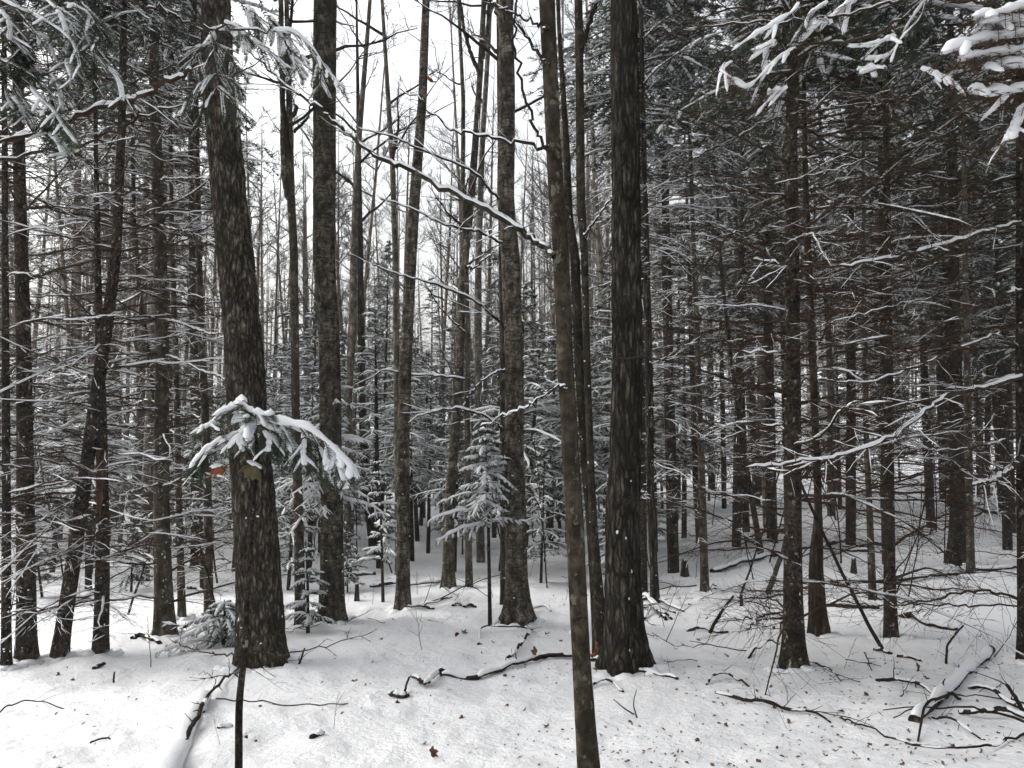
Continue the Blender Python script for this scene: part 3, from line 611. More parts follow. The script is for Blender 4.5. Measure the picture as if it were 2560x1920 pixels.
# ------------------------------------------------------------------ long branches read off the photograph
def px_branch(t, base, pts, Y0, Y1, w0, w1, seed, twigs=8, tl=.35, snow=1.0, cover=1.0, mat='twig', name='branch', n=30, label=None, twigmat_=None, wig=.006):
    rng = np.random.default_rng(4000 + seed); Ys = np.linspace(Y0, Y1, len(pts))
    P = catmull([at(p[0], p[1], y) for p, y in zip(pts, Ys)], n); nz = rng.normal(size=P.shape) * wig; nz[0] = 0; P = (P + nz)[None]
    R = (np.linspace(w0, w1, n) * .5 * np.linspace(Y0, Y1, n) / FPX)[None]
    gb, gs = Geo(), Geo(); tubes(gb, P, R, 6)
    if snow: snowstrip(gs, P, R, R * .88 + .001, R * .4 + .0075 * snow, rng, cover, step=3)
    if twigs:
        Lt = np.linalg.norm(P[0, -1] - P[0, 0]); m = twigs; tt = .1 + .88 * rng.random(m); B, Tn = along(P, np.zeros(m, int), tt)
        D = nrm(Tn + rng.normal(size=(m, 3)) * .55); l = tl * (1.1 - .6 * tt) * rng.uniform(.4, 1.2, m)
        P2 = grow(B, D, l, 7, rng.uniform(-.15, .15, m), .12, rng); R2 = np.outer(np.full(m, max(.0018, R.mean() * .25)), np.linspace(1, .3, 7)); tubes(gb, P2, R2, 4)
        if snow:
            q_ = rng.random(m) < (.8 if snow > .9 else .35); snowstrip(gs, P2[q_], R2[q_], R2[q_] + .001, np.full(R2[q_].shape, .0045 * max(.6, snow)), rng, min(cover, .75), k=4)
        m2 = m * 3; idx = rng.integers(0, m, m2); B, Tn = along(P2, idx, .2 + .75 * rng.random(m2)); D = nrm(Tn + rng.normal(size=(m2, 3)) * .5)
        P3 = grow(B, D, l[idx] * rng.uniform(.2, .5, m2), 4, 0, .2, rng); tubes(gb, P3, np.outer(np.full(m2, .0013), [1, .8, .6, .4]), 3)
    b = child(name, gb.mesh('branch', M[mat], base), t, label=label)
    if snow and not gs.empty(): child('snow', gs.mesh('branch_snow', M['snow'], base), b)
    return b
t, b, *_ = T['N1']
px_branch(t, b, [(1385, 640), (1340, 605), (1260, 548), (1150, 490), (1030, 430), (935, 385), (860, 325), (800, 268), (740, 232), (660, 160), (590, 100)], 3.05, 3.5, 20, 4, 1, 14, .4, 1.0, 1, 'maple', n=60, label='long snow-topped limb crossing the picture to the upper left')
px_branch(t, b, [(1372, 365), (1289, 356), (1235, 344), (1184, 330), (1130, 325), (1090, 290), (1050, 250), (1000, 225)], 3.05, 3.3, 10, 3, 2, 10, .3, .7, .95)
px_branch(t, b, [(1372, 160), (1352, 140), (1317, 93), (1274, 35), (1223, 0), (1190, -30)], 3.05, 3.3, 10, 5, 3, 6, .3, .6, .8)
px_branch(t, b, [(1370, 75), (1348, 60), (1289, 35), (1239, 12), (1200, -20)], 3.05, 3.2, 8, 4, 4, 6, .3, .6, .8)
px_branch(t, b, [(1395, 415), (1363, 365), (1340, 323), (1317, 249), (1293, 155), (1284, 70), (1292, -20)], 3.0, 2.95, 9, 6, 5, 5, .3, 0)
px_branch(t, b, [(1415, 968), (1390, 970), (1336, 1004), (1289, 1025), (1247, 1042), (1200, 1062)], 3.06, 3.1, 6, 2, 6, 8, .2, .7, .9)
px_branch(t, b, [(1390, 640), (1405, 560), (1390, 470), (1388, 420)], 3.0, 2.96, 4, 2, 7, 3, .2, 0)
t, b, *_ = T['H3']; YH = T['H3'][2]
px_branch(t, b, [(1258, 500), (1240, 490), (1180, 428), (1060, 378), (990, 345), (890, 318)], YH, YH - .4, 9, 3, 8, 12, .6, 1.3, 1)
px_branch(t, b, [(1262, 830), (1250, 807), (1200, 760), (1122, 722), (1052, 700), (998, 687), (932, 663)], YH, YH - .5, 9, 3, 9, 14, .6, 1.5, 1)
px_branch(t, b, [(1258, 1075), (1243, 1062), (1208, 1037), (1161, 1023), (1114, 1023), (1052, 1038), (1020, 1058)], YH, YH - .5, 8, 3, 10, 14, .5, 1.4, 1)
px_branch(t, b, [(1262, 612), (1247, 603), (1196, 579), (1161, 572), (1099, 556), (1037, 525), (951, 496)], YH, YH - .6, 8, 3, 11, 14, .6, 1.4, .95)
px_branch(t, b, [(1262, 925), (1240, 930), (1200, 955), (1172, 990), (1150, 1030)], YH, YH - .5, 7, 3, 12, 8, .4, 1.2, .95)
t, b, *_ = T['N3']
px_branch(t, b, [(1452, 140), (1455, 120), (1468, 78), (1491, 0), (1510, -60)], 6.1, 6.0, 15, 9, 13, 6, .6, .5, .4)
px_branch(t, b, [(1455, 600), (1468, 580), (1488, 552), (1519, 505), (1545, 470)], 6.1, 5.6, 7, 3, 14, 8, .5, 1.4, 1)
t, b, *_ = T['C5']; YC = T['C5'][2]
px_branch(t, b, [(1168, 948), (1106, 941), (1060, 938), (1010, 934), (960, 925), (920, 950)], YC, YC - .6, 6, 3, 15, 10, .6, 1.8, 1)
px_branch(t, b, [(1168, 835), (1130, 800), (1090, 755), (1060, 700)], YC, YC - .5, 5, 2, 16, 8, .5, 1.5, .9)
px_branch(t, b, [(1165, 665), (1185, 670), (1215, 645), (1235, 630)], YC, YC - .4, 6, 3, 17, 8, .5, 1.5, .9)
t, b, *_ = T['L11']; YL = T['L11'][2]
px_branch(t, b, [(727, 505), (716, 470), (708, 380), (706, 200), (703, 0), (702, -60)], YL, YL, 18, 12, 18, 8, .6, .3, .4, 'greybark', name='fork_stem')
px_branch(t, b, [(735, 330), (755, 310), (770, 290), (778, 250)], YL, YL - .2, 9, 4, 19, 6, .5, .8, .7)
t, b, *_ = T['C4']; YC = T['C4'][2]
px_branch(t, b, [(1196, 180), (1180, 140), (1162, 80), (1150, 0), (1146, -50)], YC, YC, 12, 7, 20, 8, .8, .6, .5, 'aspen', name='fork_stem')
px_branch(t, b, [(1200, 165), (1215, 100), (1224, 0), (1228, -50)], YC, YC, 13, 9, 21, 8, .8, .6, .5, 'aspen', name='fork_stem')
# left spruce: a few snowy limbs as they run in the photograph
t, b, *_ = T['L6']; Y6 = T['L6'][2]
for i, p in enumerate([[(395, 720), (340, 722), (270, 730), (190, 738), (100, 742), (20, 738)], [(398, 795), (330, 800), (250, 812), (160, 810), (80, 808)],
                       [(400, 885), (350, 890), (280, 905), (200, 925), (120, 930), (40, 930)], [(402, 975), (360, 978), (290, 1000), (210, 1010), (110, 1020)],
                       [(404, 1120), (350, 1140), (280, 1180), (200, 1205), (100, 1225), (10, 1230)], [(400, 1210), (340, 1225), (300, 1240)],
                       [(410, 722), (470, 735), (520, 745), (545, 748)], [(412, 797), (470, 815), (520, 832), (560, 835)], [(412, 888), (460, 905), (510, 930), (560, 945), (590, 965)],
                       [(388, 445), (320, 425), (250, 420), (180, 415)], [(392, 572), (330, 560), (230, 525), (140, 515), (60, 480)], [(400, 450), (450, 445), (520, 448)], [(402, 565), (450, 575), (490, 580)], [(388, 560), (300, 570), (180, 540), (60, 480), (0, 470)]]):
    px_branch(t, b, p, Y6, Y6 - .7 - .25 * (i % 3), 7, 3, 40 + i, 18, .5, .95, .9, 'deadtwig', n=26)
# right: long drooping boughs of the tree at the right edge
t, b, *_ = T['R8']
RB = [[(2560, 555), (2450, 585), (2330, 620), (2200, 650), (2080, 668), (1960, 662), (1880, 645)], [(2560, 935), (2470, 965), (2370, 990), (2310, 1030), (2220, 1095), (2100, 1135), (1990, 1155), (1870, 1170)],
      [(2560, 667), (2439, 698), (2322, 745), (2205, 772), (2089, 803), (2030, 819)], [(2560, 807), (2478, 838), (2380, 877), (2283, 920), (2186, 951), (2089, 955), (2034, 939)],
      [(2560, 724), (2513, 733), (2439, 772), (2342, 811), (2225, 838), (2108, 862), (1992, 881), (1894, 881), (1836, 877)], [(2560, 1087), (2439, 1118), (2342, 1126), (2264, 1122), (2205, 1126)],
      [(2560, 1142), (2497, 1192), (2431, 1211)], [(2560, 400), (2497, 385), (2419, 369), (2342, 346), (2283, 319), (2237, 303), (2205, 276), (2178, 260)],
      [(2560, 241), (2439, 245), (2322, 253), (2205, 255), (2089, 268), (1972, 284)], [(2560, 300), (2440, 330), (2322, 350), (2244, 369), (2167, 397), (2089, 422), (2011, 439), (1933, 463), (1817, 494)],
      [(2560, 435), (2439, 459), (2322, 470), (2205, 482), (2089, 509), (1972, 517)], [(2560, 610), (2400, 640), (2260, 690), (2120, 730), (2000, 745)], [(2560, 1010), (2430, 1045), (2300, 1065), (2160, 1060)],
      [(2560, 1260), (2440, 1290), (2330, 1330), (2240, 1345)], [(2560, 1500), (2450, 1475), (2330, 1500), (2200, 1515), (2100, 1500)], [(2560, 1515), (2400, 1512), (2260, 1508), (2150, 1480), (2080, 1450)]]
RWD = [(16, 5), (17, 5), (9, 3), (10, 4), (11, 4), (8, 3), (16, 8), (11, 3), (8, 3), (7, 3), (7, 3), (6, 3), (7, 3), (7, 3), (9, 3), (6, 3)]
RSN = [1.3, 1.3, .35, .5, .8, .5, 1.3, .8, .3, .3, .3, .2, .3, 0, 0, 0]
for i, p in enumerate(RB):
    Yb = 5.2; Ye = [3.6, 3.4, 4.2, 3.9, 3.7, 4.4, 4.0, 3.9, 4.2, 4.0, 4.3, 4.1, 4.3, 4.4, 4.0, 4.2][i]
    px_branch(t, b, p, Yb, Ye, RWD[i][0] * .8, RWD[i][1] * .8, 70 + i, 40, .5, RSN[i], .5 if RSN[i] < 1 else .85, 'deadtwig', n=44)
# more limbs on the right-hand spruces
t, b, *_ = T['R2']; Y2 = T['R2'][2]
for i, p in enumerate([[(1970, 280), (1900, 310), (1810, 360), (1740, 395), (1690, 420)], [(1968, 490), (1890, 480), (1800, 470), (1700, 455)], [(1965, 585), (1880, 582), (1790, 570), (1700, 545)], [(1965, 700), (1880, 725), (1800, 742), (1700, 748)],
                       [(1960, 830), (1880, 845), (1790, 855), (1700, 860)], [(1965, 955), (1890, 965), (1800, 985), (1700, 1010)], [(1960, 1060), (1880, 1075), (1790, 1100), (1700, 1105)], [(1985, 700), (2060, 710), (2160, 725), (2260, 720)], [(1990, 580), (2080, 585), (2180, 580)], [(1990, 1155), (1920, 1160), (1840, 1160), (1760, 1155)],
                       [(1955, 1545), (1890, 1548), (1810, 1546)], [(1955, 1530), (1900, 1540), (1880, 1560), (1871, 1582)]]):
    px_branch(t, b, p, Y2, Y2 - .5 - .2 * (i % 3), 6, 2.5, 100 + i, 26, .45, .35, .35, 'deadtwig', n=26)

# peeled orange wood on the reddish-brown trunk, low down
t, b, Y4, C4, R4 = T['L4']; zlo, zhi = at(250, 1300, Y4)[2], at(250, 1130, Y4)[2]; g = Geo(); zz0 = np.linspace(zlo, zhi, 26); pc, pr = trunk_at(C4, R4, zz0); th = np.linspace(-2.5, -.9, 12)
rr = pr[:, None] * (1.02 + .05 * vnoise(th[None] * 9, zz0[:, None] * 14, 2)); wv = np.sin(np.linspace(.12, 3.0, 26))[:, None]; TH = -1.7 + (th[None] + 1.7) * wv
V = pc[:, None, :] + np.stack([np.cos(TH) * rr, np.sin(TH) * rr, np.zeros_like(TH)], -1); ii = np.arange(26 * 12).reshape(26, 12); g.add(V, np.stack([ii[:-1, :-1], ii[:-1, 1:], ii[1:, 1:], ii[1:, :-1]], -1).reshape(-1, 4))
child('bare_wood', g.mesh('bare_wood', M['redwood'], b), t, label='strip of peeled orange wood')
# ------------------------------------------------------------------ snow-laden fir boughs close to the camera
def px_spray(t, base, pts, Y, Ye, seed, sw=.016, sh=.016, nl=.02, nw=.0022, tw=12, tl=.09, nmat='needle_pale', cover=1.0, name='bough', r0=.004, nk=26, drop=.15, n=18, snow_tw=.45):
    rng = np.random.default_rng(7000 + seed); Ys = np.linspace(Y, Ye, len(pts))
    P = catmull([at(p[0], p[1], y) for p, y in zip(pts, Ys)], n)[None]; L = np.linalg.norm(np.diff(P[0], axis=0), axis=1).sum()
    gt, gn, gs = Geo(), Geo(), Geo(); R = np.linspace(r0, r0 * .4, n)[None]; tubes(gt, P, R, 5)
    tt = .06 + .92 * (np.arange(tw) + .5) / tw; B, T_ = along(P, np.zeros(tw, int), tt); sg = np.where(np.arange(tw) % 2, 1, -1)
    d = side_dirs(T_, rng.uniform(.6, .95, tw), sg, rng.uniform(-.35, .05, tw) - drop); l = tl * (1.15 - .6 * tt) * rng.uniform(.7, 1.2, tw)
    P2 = grow(B, d, l, 7, rng.uniform(-.35, -.05, tw), .1, rng); R2 = np.full((tw, 7), .0013); tubes(gt, P2, R2, 3)
    needles(gn, P, int(L / .0032) , nl, nw, rng, 3, .6); needles(gn, P2, nk, nl * .95, nw, rng, 2, .6)
    if sw:
        snowstrip(gs, P, R, np.full(R.shape, sw), np.full(R.shape, sh), rng, cover, step=2); s = rng.random(tw) < snow_tw
        if s.any(): snowstrip(gs, P2[s], np.full((s.sum(), 7), .004), np.full((s.sum(), 7), sw * .8), np.full((s.sum(), 7), sh * .75), rng, .95, step=2)
    b = child(name, gt.mesh('bough_stem', M['deadtwig'], base), t); child('needles', gn.mesh('bough_needles', M[nmat], base), b)
    if sw: child('snow', gs.mesh('bough_snow', M['snow'], base), b)
    return b
# fir standing just out of frame at the left, its snowy boughs reach into the top left corner
fl = np.array([-2.35, 2.1, float(ground_z(-2.35, 2.1))])
t = thing('fir_tree', 'fir whose snow-laden green boughs hang into the top left corner', 'tree', fl)
child('trunk', trunk_geo(np.array([fl, fl + [.02, .03, 4], fl + [.05, 0, 9]]), np.array([.075, .06, .01]), 16, .08, .001, 12, .25, 50).mesh('trunk', M['greybark'], fl), t)
px_branch(t, fl, [(-330, 480), (-150, 400), (0, 352), (80, 331), (163, 300), (272, 264), (369, 226), (451, 190), (480, 165)], 2.1, 2.45, 17, 11, 201, 8, .25, 1.0, 1, 'deadtwig', n=50, label='snow-topped limb rising across the top left')
px_branch(t, fl, [(-330, 470), (-100, 420), (0, 400), (117, 381), (187, 365), (272, 330), (369, 292), (447, 260), (544, 218), (661, 144)], 2.1, 2.6, 10, 3, 202, 10, .25, .35, .55, 'deadtwig', n=44)
px_branch(t, fl, [(-330, -120), (-100, -60), (120, -40), (303, 0), (389, 19), (447, 43), (513, 74), (607, 70), (684, 78)], 2.1, 2.5, 9, 4, 203, 8, .2, .5, .6, 'deadtwig', n=44)
px_branch(t, fl, [(-330, 40), (-150, 0), (0, 8), (66, 31), (130, 65), (190, 115)], 2.1, 1.95, 9, 3, 204, 8, .2, .6, .8, 'deadtwig', n=30)
zz = lambda pts: [(x / 2.572, y / 2.572) for x, y in pts]
LSP = [[(0, 0), (170, 80), (330, 160), (470, 280), (520, 460)], [(520, 20), (580, 80), (640, 140), (670, 210)], [(340, 40), (400, 110), (450, 150), (490, 240)], [(540, 180), (575, 270), (605, 370), (600, 610)],
       [(560, 340), (640, 390), (720, 460), (770, 540), (790, 650)], [(-60, 380), (40, 385), (130, 405), (190, 490)], [(-20, 400), (30, 440), (40, 600), (90, 710)], [(150, 560), (200, 500), (290, 470), (370, 530), (400, 720)],
       [(200, 560), (250, 630), (340, 710), (420, 830), (500, 930)], [(150, 150), (230, 220), (340, 270), (450, 335), (525, 475)], [(-40, 200), (40, 240), (110, 300), (140, 380)], [(0, 60), (60, 150), (60, 260)], [(300, 0), (370, 70), (420, 180), (430, 300)],
       [(330, 640), (360, 740), (350, 850)], [(60, 620), (130, 680), (160, 800)], [(420, 30), (520, 60), (600, 130), (640, 260)], [(430, 330), (440, 420), (470, 520)], [(120, 540), (90, 640), (130, 760)], [(230, 250), (160, 330), (180, 420)], [(300, 850), (360, 900), (420, 1010)]]
for i, p in enumerate(LSP):
    px_spray(t, fl, zz(p), 1.95 + .25 * ((i * 7) % 5) / 5, 1.85 + .3 * ((i * 3) % 4) / 4, i, sw=.0085, sh=.0085, tw=14, tl=.09, nl=.023, nw=.0027, cover=.9, snow_tw=.4)
MSP = [[(1340, 190), (1365, 250), (1380, 330), (1395, 420), (1410, 520)], [(1365, 280), (1290, 310), (1240, 380), (1200, 490)], [(1365, 280), (1430, 310), (1490, 390), (1530, 470)], [(1390, 480), (1310, 520), (1230, 610), (1150, 730)], [(1390, 480), (1480, 510), (1560, 580)],
       [(1400, 560), (1470, 620), (1540, 720), (1570, 780)], [(1390, 570), (1330, 650), (1290, 760), (1270, 860)], [(1580, 50), (1640, 100), (1690, 200)], [(1730, 110), (1780, 170), (1860, 290), (1960, 490)], [(1760, 200), (1880, 210), (2010, 310), (2110, 460), (2215, 570)],
       [(1620, 260), (1720, 330), (1850, 440)], [(1340, 195), (1430, 180), (1520, 200), (1600, 260)], [(1450, 150), (1520, 170), (1580, 230)], [(2010, 320), (2060, 420), (2060, 560)], [(1830, 260), (1880, 360), (1900, 450)]]
for i, p in enumerate(MSP):
    px_spray(t, fl, zz(p), 2.5, 2.45 + .1 * (i % 3), 30 + i, sw=.013 if i > 6 else .009, sh=.013 if i > 6 else .008, tw=13, tl=.09, cover=1 if i > 6 else .7)
# fir standing just out of frame at the right; its snow-loaded brown and green sprays reach into the top right corner
b = np.array([2.45, 2.6, float(ground_z(2.45, 2.6))]); t = thing('fir_tree', 'fir whose reddish snow-padded boughs reach into the top right corner', 'tree', b)
child('trunk', trunk_geo(np.array([b, b + [.02, .03, 4], b + [.05, 0, 9]]), np.array([.075, .06, .01]), 16, .08, .001, 12, .25, 52).mesh('trunk', M['spruce'], b), t)
for i, p in enumerate([[(2955, -160), (2800, -60), (2633, 0)], [(2955, 40), (2800, 60), (2633, 78)], [(2955, 90), (2800, 110), (2633, 118)], [(2955, 10), (2760, 40), (2594, 58)], [(2955, 180), (2760, 170), (2594, 163)], [(2955, 260), (2760, 240), (2594, 218)], [(2955, 300), (2700, 270), (2560, 272)], [(2955, 60), (2760, 20), (2560, 23)]]):
    px_branch(t, b, p, 2.6, 3.0 if i == 7 else 2.6, 12, 8, 160 + i, 4, .2, .6, .7, 'deadtwig')
z3 = lambda pts: [(1700 + x / 2.572, y / 2.572) for x, y in pts]
RSP = [[(760, 20), (720, 80), (600, 160), (460, 240), (330, 330)], [(740, 310), (660, 360), (600, 410), (500, 510), (440, 560), (360, 530), (280, 510)], [(1600, -40), (1580, 20), (1540, 120), (1430, 240), (1330, 360), (1160, 380)], [(1380, 240), (1300, 270), (1240, 290), (1070, 300)],
       [(950, 20), (880, 60), (820, 110), (790, 180)], [(1130, -10), (1050, 50), (1000, 100)], [(330, 400), (270, 450), (330, 500)], [(690, 570), (620, 590), (560, 600)], [(1320, 440), (1270, 440), (1220, 430)], [(1550, 450), (1620, 460), (1690, 490), (1760, 520)], [(980, 150), (900, 140), (800, 170)], [(620, 270), (540, 310), (470, 340)]]
for i, p in enumerate(RSP):
    px_spray(t, b, z3(p), 3.0, 2.9 + .1 * (i % 3), 60 + i, sw=.016, sh=.018, tw=10, tl=.13, nl=.022, nmat='deadneedle' if i in (6, 7, 9) else 'needle', nk=22, snow_tw=.2)
for i, p in enumerate([[(2400, 0), (2212, 40), (2050, 90), (1880, 110)], [(2400, 200), (2200, 220), (1950, 250), (1680, 340)], [(2400, 300), (2150, 330), (1950, 350), (1800, 380)], [(2300, 150), (2100, 140), (1920, 160)], [(2300, 420), (2100, 420), (1960, 440)], [(2300, 560), (2000, 600), (1870, 570)], [(2212, 700), (2160, 800), (2120, 900)]]):
    px_spray(t, b, z3(p), 2.6, 2.5, 80 + i, sw=.024, sh=.026, tw=18, tl=.17, nl=.026, nw=.003, nmat='deadneedle', nk=26, snow_tw=.1, r0=.006, n=24)
px_branch(t, b, z3([(2212, 60), (1900, 20), (1600, -20), (1400, -60)]), 3.0, 2.9, 9, 6, 121, 8, .25, .5, .5, 'deadtwig')
px_branch(t, b, z3([(1600, -30), (1200, 60), (760, 130), (400, 150), (0, 200)]), 3.0, 3.1, 8, 4, 122, 14, .35, .3, .5, 'deadtwig')
px_branch(t, b, z3([(1560, -30), (1350, 160), (1100, 260), (760, 310), (420, 560), (200, 680), (0, 770)]), 3.0, 3.1, 8, 5, 123, 10, .25, .3, .5, 'deadtwig')

# fir sapling in the left foreground, loaded with snow
st = [(597, 1965, 18), (597, 1750, 17), (606, 1680, 16), (612, 1640, 16), (620, 1450, 13), (632, 1280, 11), (645, 1130, 9), (640, 1060, 8), (612, 1012, 5)]
Yf = onground(597, 1950)[1]
C, R = trunk_from_px(st, Yf, 0)
f1 = np.array([C[0, 0], C[0, 1], float(ground_z(C[0, 0], C[0, 1]))])
t = thing('fir_sapling', 'thin fir sapling in the left foreground bowed under thick snow cushions', 'sapling', f1)
child('stem', trunk_geo(C, R, 14, .02, .001, 8, .1, 51).mesh('stem', M['spruce'], f1), t)
z4 = lambda pts: [(x / 2.572, 640 + y / 2.572) for x, y in pts]
FS = [([(1640, 1090), (1700, 1060), (1850, 1080), (1980, 1110), (2100, 1190), (2200, 1290), (2270, 1370), (2310, 1440)], .030, .030), ([(1800, 1075), (1850, 1150), (1900, 1260), (1930, 1360)], .020, .020), ([(2000, 1130), (2060, 1240), (2100, 1350), (2130, 1460)], .022, .022), ([(2130, 1230), (2190, 1330), (2220, 1430), (2240, 1500)], .020, .020), ([(1960, 1180), (1950, 1260), (1960, 1350)], .016, .016), ([(1340, 1250), (1290, 1330), (1270, 1390)], .012, .012), ([(1690, 1090), (1790, 1130), (1880, 1190), (1960, 1300), (1960, 1360)], .022, .024), ([(1930, 1100), (2000, 1190), (2060, 1300), (2110, 1420), (2150, 1510)], .026, .026),
      ([(2080, 1170), (2140, 1260), (2190, 1360), (2220, 1450)], .024, .024), ([(1560, 960), (1620, 1000), (1690, 1020), (1760, 1020)], .024, .024), ([(1560, 950), (1500, 980), (1440, 1000), (1400, 1050)], .026, .028), ([(1530, 1010), (1580, 1040), (1630, 1070)], .022, .022),
      ([(1640, 1100), (1580, 1110), (1540, 1160), (1520, 1200)], .024, .026), ([(1510, 1190), (1440, 1180), (1360, 1220), (1290, 1270), (1240, 1340), (1225, 1390)], .022, .022), ([(1440, 1240), (1380, 1260), (1320, 1290)], .014, .014), ([(1660, 1150), (1620, 1190), (1600, 1240)], .014, .014),
      ([(1700, 1130), (1730, 1180), (1720, 1260)], .016, .018), ([(1690, 1130), (1760, 1190), (1810, 1240), (1840, 1320)], .012, .012), ([(1960, 1160), (1990, 1280), (2010, 1370)], .016, .018), ([(1570, 940), (1550, 930), (1530, 950)], .020, .024), ([(1410, 1090), (1370, 1080), (1345, 1090)], .014, .016), ([(1640, 1060), (1600, 1040), (1545, 955)], .016, .016)]
for i, (p, a, h) in enumerate(FS):
    px_spray(t, f1, z4(p), Yf, Yf - .12 + .08 * (i % 4), 120 + i, sw=a * .85, sh=h * .85, tw=14, tl=.11, nl=.024, nw=.0028, snow_tw=.3, r0=.004, nk=26, n=22)
for i, (p, w0) in enumerate([([(612, 1640), (556, 1638), (498, 1626), (420, 1595)], 5), ([(612, 1640), (640, 1636), (700, 1638), (778, 1622), (860, 1603), (930, 1580)], 5), ([(614, 1600), (660, 1590), (720, 1580), (800, 1560)], 3), ([(606, 1680), (560, 1690), (500, 1685)], 3), ([(606, 1670), (660, 1665), (720, 1650)], 3), ([(622, 1420), (560, 1400), (500, 1395)], 3), ([(632, 1300), (700, 1290), (780, 1270), (830, 1250)], 3), ([(640, 1180), (590, 1160), (560, 1165), (535, 1172)], 3)]):
    px_branch(t, f1, p, Yf, Yf + .1, w0, 1.5, 140 + i, 6, .16, 0, 1, 'deadtwig', n=20)

# fir sapling at the centre
def sapling(name, label, base_px, Yo, top_px, wpx, seed, rad, scale_sw=1.0, group=None, mat='needle_pale', bare=.35, per=6, sp=.1):
    rng = np.random.default_rng(9000 + seed); B = at(base_px[0], base_px[1], Yo); Tp = at(top_px[0], top_px[1], Yo); gz = float(ground_z(B[0], B[1])); B[2] = gz
    t = thing(name, label, 'sapling', B, group); H = Tp[2] - gz
    C = np.array([B, B + (Tp - B) * .5 + [.01, 0, 0], Tp]); R = np.array([wpx, wpx * .75, 2]) * .5 * Yo / FPX
    child('stem', trunk_geo(C, R, 10, .05, 0, 8, .15, seed).mesh('stem', M['spruce'], B), t)
    z = H * bare; k = 0
    while z < H * .98:
        f = (z - H * bare) / (H * (1 - bare)); a0 = rng.random() * 6.28
        for j in range(per):
            if rng.random() < .2: continue
            a = a0 + j * 6.283 / per + rng.normal() * .4; L = rad * ((1 - f) ** .75 * .95 + .1) * rng.uniform(.4, 1.3); gt, gn, gs = Geo(), Geo(), Geo(); p, _ = trunk_at(C, R, gz + z)
            fir_bough(gt, gn, gs, p[None], np.array([[math.cos(a), math.sin(a), rng.uniform(.0, .3)]]), np.array([L]), rng, sag=rng.uniform(-.5, -.12), tw=13, tl=.33, nl=.028, nw=.005, nk=16, sw=.0135 * scale_sw, sh=.016 * scale_sw, cover=rng.uniform(.6, 1), n=9, r0=.005, tw_snow=.9, drop=.12)
            b = child('bough', gt.mesh('bough_stem', M['deadtwig'], B), t); child('needles', gn.mesh('bough_needles', M[mat], B), b); child('snow', gs.mesh('bough_snow', M['snow'], B), b)
        z += sp * rng.uniform(.8, 1.2)
    return t
Yc = onground(1225, 1563)[1]
sapling('fir_sapling', 'snow-covered fir sapling on a thin bare stem in front of the centre pale trunk', (1225, 1563), Yc, (1212, 1050), 10, 1, .56, 1.3, bare=.5, sp=.1, per=7)
sapling('fir_sapling', 'snowy young fir wrapped around the tall grey-banded trunk', (815, 1560), Yc + .3, (822, 895), 13, 2, .72, 1.25, bare=.46, sp=.14, per=7)
sapling('fir_sapling', 'low snowy fir drooping at the left foot of the thick leaning trunk', (560, 1610), onground(560, 1612)[1], (560, 1500), 12, 3, .55, 1.1, bare=.1, sp=.07, per=7)
sapling('fir_sapling', 'small snowy fir between the tall grey-banded trunk and the right-tilting dark trunk', (958, 1460), 9.0, (945, 1150), 8, 4, .36, 1.2, bare=.3, sp=.13)
sapling('fir_sapling', 'small snowy fir beside the right foot of the thick leaning trunk', (770, 1560), 7.2, (764, 1350), 9, 5, .26, 1.1, bare=.2, sp=.1)

# ------------------------------------------------------------------ background trees, each its own object
def spruce_copy(x, y, k, s, rz, label, group, rng, name='spruce_tree'):
    tr, db, ds, zc, H, off, ds2 = SPR[k]; p = (x, y, float(ground_z(x, y)))
    t = thing(name, label, 'tree', p, group); t.rotation_euler = (rng.normal() * .02, rng.normal() * .02, rz); t.scale = (s, s, s)
    child('trunk', tr, t); b = child('dead_branches', db, t); rng.random() < (.35 if x > .12 * y else .8) and child('snow', ds2, b); add_crown(t, (0, 0, 0), (off[0], off[1], zc), H - zc, rng, int(rng.integers(0, 3))); return t
def hard_copy(x, y, k, s, rz, label, group, rng, name='hardwood_tree'):
    tr, cr, cs, r = HARD[k]; p = (x, y, float(ground_z(x, y)))
    t = thing(name, label, 'tree', p, group); t.rotation_euler = (rng.normal() * .03, rng.normal() * .03, rz); t.scale = (s, s, s)
    child('trunk', tr, t); c = child('crown', cr, t); child('snow', cs, c); return t
def young_copy(x, y, k, s, rz, label, group, rng, name='young_fir'):
    tr, b, n, sn, H = YOUNG[k]; p = (x, y, float(ground_z(x, y)))
    t = thing(name, label, 'tree', p, group); t.rotation_euler = (rng.normal() * .03, rng.normal() * .03, rz); t.scale = (s, s, s)
    child('trunk', tr, t); c = child('crown', n, t); child('boughs', b, c); child('snow', sn, c); return t
rng = np.random.default_rng(77)
used = [(v[1][0], v[1][1]) for v in T.values()]
def free(x, y, d):
    return all((x - a) ** 2 + (y - b) ** 2 > d * d for a, b in used)
PLACED = []
def scatter(n, ylo, yhi, pxlo, pxhi, fn, kinds, smin, smax, kind, gap, ypow=1.0):
    c = 0; tries = 0
    while c < n and tries < n * 40:
        tries += 1; Y = ylo + (yhi - ylo) * rng.random() ** ypow; px = pxlo + (pxhi - pxlo) * rng.random(); x = (px - 1280) / FPX * Y
        if not free(x, Y, gap): continue
        used.append((x, Y)); t = fn(x, Y, int(rng.choice(kinds)), rng.uniform(smin, smax), rng.random() * 6.28, '', '', rng); PLACED.append((kind, px, Y, t)); c += 1
SPK, HDK, YGK = 'background spruces', 'bare background hardwoods', 'snowy young firs'
scatter(6, 12, 22, -150, 620, spruce_copy, [0, 2, 2], .85, 1.1, SPK, .75)
scatter(36, 9.0, 24, 1640, 2720, spruce_copy, [0, 1, 3, 3, 4], .8, 1.1, SPK, .7)
scatter(8, 15, 30, 620, 1660, spruce_copy, [1, 3], .55, .75, SPK, .9)
